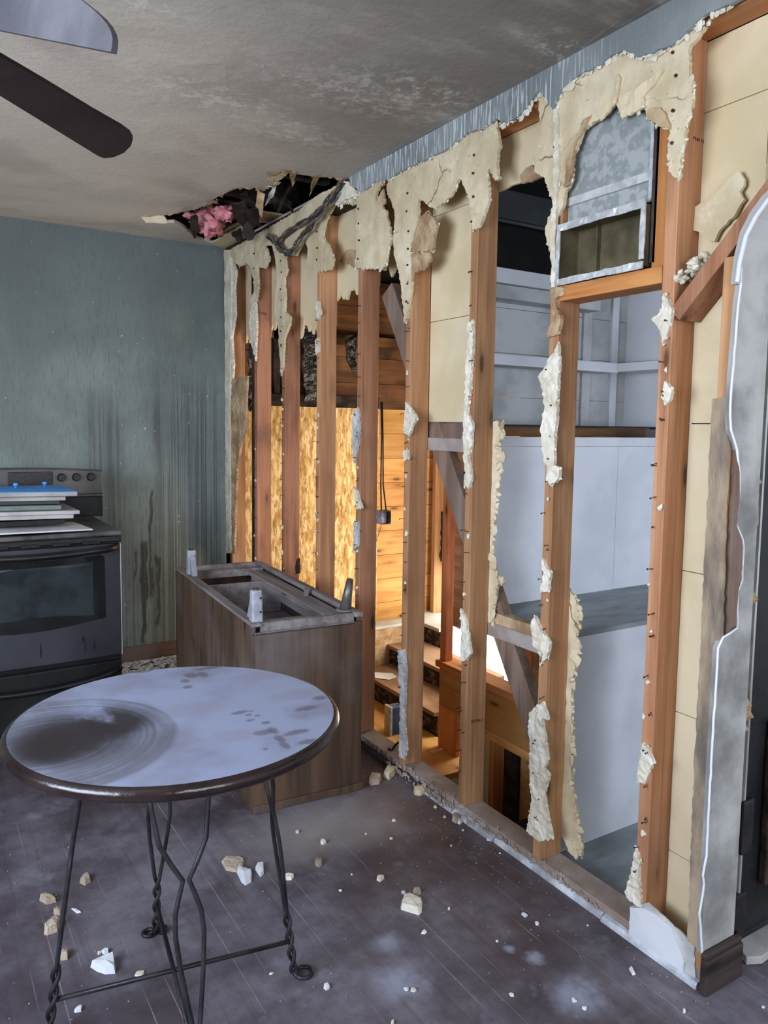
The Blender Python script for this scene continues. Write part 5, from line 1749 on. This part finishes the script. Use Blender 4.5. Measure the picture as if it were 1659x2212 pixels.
bo = [tuple(onz(a, b, 2.0)[:2]) for a, b in ((-70, 83), (0, 122), (100, 180), (200, 240), (262, 275), (280, 288), (287, 300), (283, 315), (268, 330), (245, 340), (225, 342), (212, 337), (150, 299), (75, 253), (0, 207), (-70, 165))]
m = MB()
m.prism(bo, lambda u, v, d: (u, v, 2.0 + d), 0, .007)
b2_ = m.build('blade', 'fan_brown', fn_)
MB().tube([HC + Vector((.05, .05, .03)), Vector(onz(-40, 135, 2.0)) + Vector((0, 0, .012))], .012, 8).build('blade_iron', 'wire', b2_)
# heat-warped drooping blade, twisted so that its underside faces the room
tl, th = Vector(onz(252, 118, 1.85)), Vector(onz(168, -8, 1.955))
rl = Vector(onz(-40, 60, 2.01))
ax, bx_ = (tl - rl), (th - tl)
nb = ax.cross(bx_).normalized() * .008
ol = [(0, 0), (1, 0)] + [(1 + .10 * math.sin(PI * k / 8), k / 8) for k in range(1, 8)] + [(1, 1), (0, 1)]
m = MB()
m.prism(ol, lambda u, v, dd: tuple(rl + ax * u + bx_ * v + nb * dd), 0, 1)
bd_ = m.build('blade', 'fan_lit', fn_)
MB().tube([HC + Vector((.04, -.03, .03)), rl + bx_ * .5], .012, 8).build('blade_iron', 'wire', bd_)
blade(2.87, 1.998, .515, .102, .150, .05, 'blade', 'fan_brown')

# ================================================================== DEBRIS
rnd = random.Random(99)


def chunk(px, py, label, size=.03, hgt=.012, mt='plaster', outline=None, name='plaster_chunk', group=None):
    p = onz(px, py, 0)
    k = rnd.randint(5, 7)
    pts = []
    if outline:
        pts = [tuple(onz(a, b, 0)[:2]) for a, b in outline]
    else:
        a0 = rnd.uniform(0, 6)
        for i in range(k):
            a = a0 + 2 * PI * i / k + rnd.uniform(-.25, .25)
            r = size * rnd.uniform(.6, 1.15)
            pts.append((p[0] + r * math.cos(a), p[1] + r * math.sin(a)))
    cx_ = sum(q[0] for q in pts) / len(pts)
    cy_ = sum(q[1] for q in pts) / len(pts)
    n = len(pts)
    m = MB()
    top = [(cx_ + (q[0] - cx_) * .86, cy_ + (q[1] - cy_) * .86, hgt * rnd.uniform(.75, 1.15)) for q in pts]
    m.add([(q[0], q[1], 0.0008) for q in pts] + top + [(cx_, cy_, hgt * 1.08)], [tuple(range(n - 1, -1, -1))] + [(i, (i + 1) % n, n + (i + 1) % n, n + i) for i in range(n)] + [(n + i, n + (i + 1) % n, 2 * n) for i in range(n)])
    o = m.build(name, mt)
    return tag(o, label, 'rubble', group)


chunk(890, 1958, 'largest grey plaster piece lying alone on the open floor', outline=[(865, 1960), (872, 1944), (884, 1938), (912, 1950), (911, 1972), (905, 1978), (866, 1966)], hgt=.022, mt='plaster')
chunk(500, 1868, 'tan flat plaster flake beside two white shards', outline=[(478, 1862), (486, 1854), (518, 1853), (528, 1858), (524, 1876), (510, 1885), (488, 1882)], hgt=.010, mt='chunk_tan')
chunk(527, 1895, 'larger white shard beside the tan plaster flake', outline=[(511, 1885), (516, 1876), (526, 1880), (544, 1886), (543, 1906), (530, 1914), (521, 1906)], hgt=.016, mt='white_paint')
chunk(560, 1882, 'smaller white shard beside the tan plaster flake', outline=[(551, 1880), (556, 1871), (569, 1868), (570, 1888), (563, 1896)], hgt=.014, mt='white_paint')
chunk(222, 2092, 'white pointed plaster shard under the table', outline=[(195, 2090), (216, 2080), (246, 2072), (250, 2090), (249, 2104), (228, 2106), (210, 2100)], hgt=.022, mt='white_paint')
chunk(182, 1905, 'lone tan chunk under the left side of the table', outline=[(172, 1908), (180, 1896), (190, 1895), (196, 1906), (184, 1914)], hgt=.018, mt='chunk_tan')
chunk(110, 2008, 'tan broken block by the left table leg', outline=[(95, 2020), (104, 2004), (120, 1996), (130, 1998), (124, 2014), (102, 2022)], hgt=.03, mt='chunk_tan')
chunk(98, 1946, 'pinkish crumb heap behind the left table leg', outline=[(85, 1946), (98, 1936), (114, 1944), (122, 1950), (100, 1955)], hgt=.02, mt='chunk_tan')
chunk(139, 2066, 'rounded tan lump beside the left table leg', outline=[(129, 2070), (136, 2060), (148, 2062), (146, 2074), (132, 2076)], hgt=.02, mt='chunk_tan')
chunk(166, 1969, 'thin white sliver near the left table leg', outline=[(154, 1964), (166, 1966), (175, 1972), (166, 1974)], hgt=.006, mt='white_paint')
chunk(126, 1973, 'brown wedge next to the thin white sliver', outline=[(115, 1974), (124, 1966), (135, 1968), (130, 1978), (118, 1978)], hgt=.015, mt='chunk_tan')
chunk(845, 1675, 'pale plaster lump close to the dresser corner', outline=[(828, 1678), (836, 1668), (856, 1665), (852, 1676), (840, 1686)], hgt=.028, mt='lath')
chunk(808, 1685, 'greenish plaster lump against the dresser foot', outline=[(796, 1692), (802, 1680), (824, 1684), (820, 1695), (802, 1697)], hgt=.024, mt='chunk_tan')
chunk(908, 1712, 'round pale chunk beside the floor trim', outline=[(893, 1712), (902, 1705), (920, 1706), (924, 1714), (908, 1720), (896, 1718)], hgt=.024, mt='lath')
chunk(984, 1770, 'grey pebble of plaster below the seventh stud', outline=[(976, 1774), (980, 1764), (992, 1764), (993, 1776), (984, 1780)], hgt=.02, mt='chunk_tan')
chunk(992, 1778, 'white chip next to the grey pebble', outline=[(988, 1780), (994, 1770), (1000, 1776), (994, 1782)], hgt=.012, mt='white_paint')
chunk(1132, 1978, 'white oval flake alone near the stud wall', outline=[(1126, 1976), (1131, 1973), (1140, 1979), (1134, 1983)], hgt=.006, mt='white_paint')
chunk(1366, 2101, 'white flake at the wall end floor', outline=[(1358, 2094), (1364, 2090), (1373, 2106), (1366, 2108)], hgt=.006, mt='white_paint')
chunk(687, 1868, 'small rubble heap in the middle of the floor', size=.016, hgt=.016, mt='chunk_tan')
chunk(820, 1900, 'pair of pale chips right of the middle of the floor', size=.014, hgt=.012, mt='plaster')
chunk(625, 1898, 'beige crumb cluster right of the table leg', size=.014, hgt=.012, mt='plaster')
chunk(698, 1822, 'grey-white crumb below the dresser', size=.012, hgt=.012, mt='plaster')
chunk(900, 1930, 'pinkish chip just behind the largest plaster piece', size=.014, hgt=.014, mt='chunk_tan')
chunk(704, 2135, 'small white chip beside the right table foot', size=.010, hgt=.009, mt='white_paint')
chunk(303, 2105, 'flat pale chip on the floor below the table stretcher', size=.014, hgt=.005, mt='plaster')
chunk(227, 2059, 'small white chip above the pointed shard', size=.011, hgt=.01, mt='white_paint')
chunk(170, 2182, 'white chip low at the left table leg', size=.010, hgt=.008, mt='white_paint')
small = 'tiny pale plaster chip scattered on the dark floor'
for (px, py) in ((642, 1798), (850, 1774), (790, 1802), (845, 1813), (975, 1828), (1080, 1844), (1010, 1750), (1021, 1760), (1000, 1795), (970, 1965), (1074, 2034), (878, 2138), (893, 2141), (848, 2211), (916, 2015), (1105, 2150), (1240, 2162), (1262, 2180), (1648, 2176), (1478, 2186), (585, 2104), (215, 2060), (735, 1925), (760, 1890), (940, 1745), (960, 1765), (872, 1930), (1055, 1815), (1160, 1998), (1270, 2000)):
    chunk(px, py, small, size=rnd.uniform(.004, .009), hgt=rnd.uniform(.003, .008), mt=rnd.choice(('white_paint', 'plaster', 'plaster')), name='plaster_chip', group='tiny plaster chips on the floor')
# fine crumbs nobody could count
m = MB()
for k in range(420):
    x = rnd.uniform(-1.7, -.03) if rnd.random() < .6 else -.03 - abs(rnd.gauss(0, .12))
    y = rnd.uniform(1.0, 3.0) if rnd.random() < .7 else rnd.uniform(1.6, 2.5)
    r = rnd.uniform(.0009, .0026)
    m.blob((x, y, r * .6), r, (1, 1, .7), .4, rnd)
tag(m.build('plaster_crumbs', 'plate_dusty'), 'fine pale plaster crumbs strewn over the floor', 'rubble', kind='stuff')
m = MB()  # litter kept white to stand in for the sunlit patch of floor
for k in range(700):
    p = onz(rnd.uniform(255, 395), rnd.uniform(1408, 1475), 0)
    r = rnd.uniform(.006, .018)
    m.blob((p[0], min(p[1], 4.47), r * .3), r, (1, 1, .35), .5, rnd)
tag(m.build('sun_patch_litter', 'white_paint'), 'plaster litter on the floor between range and dresser, its white standing in for sunlight', 'rubble', kind='stuff')
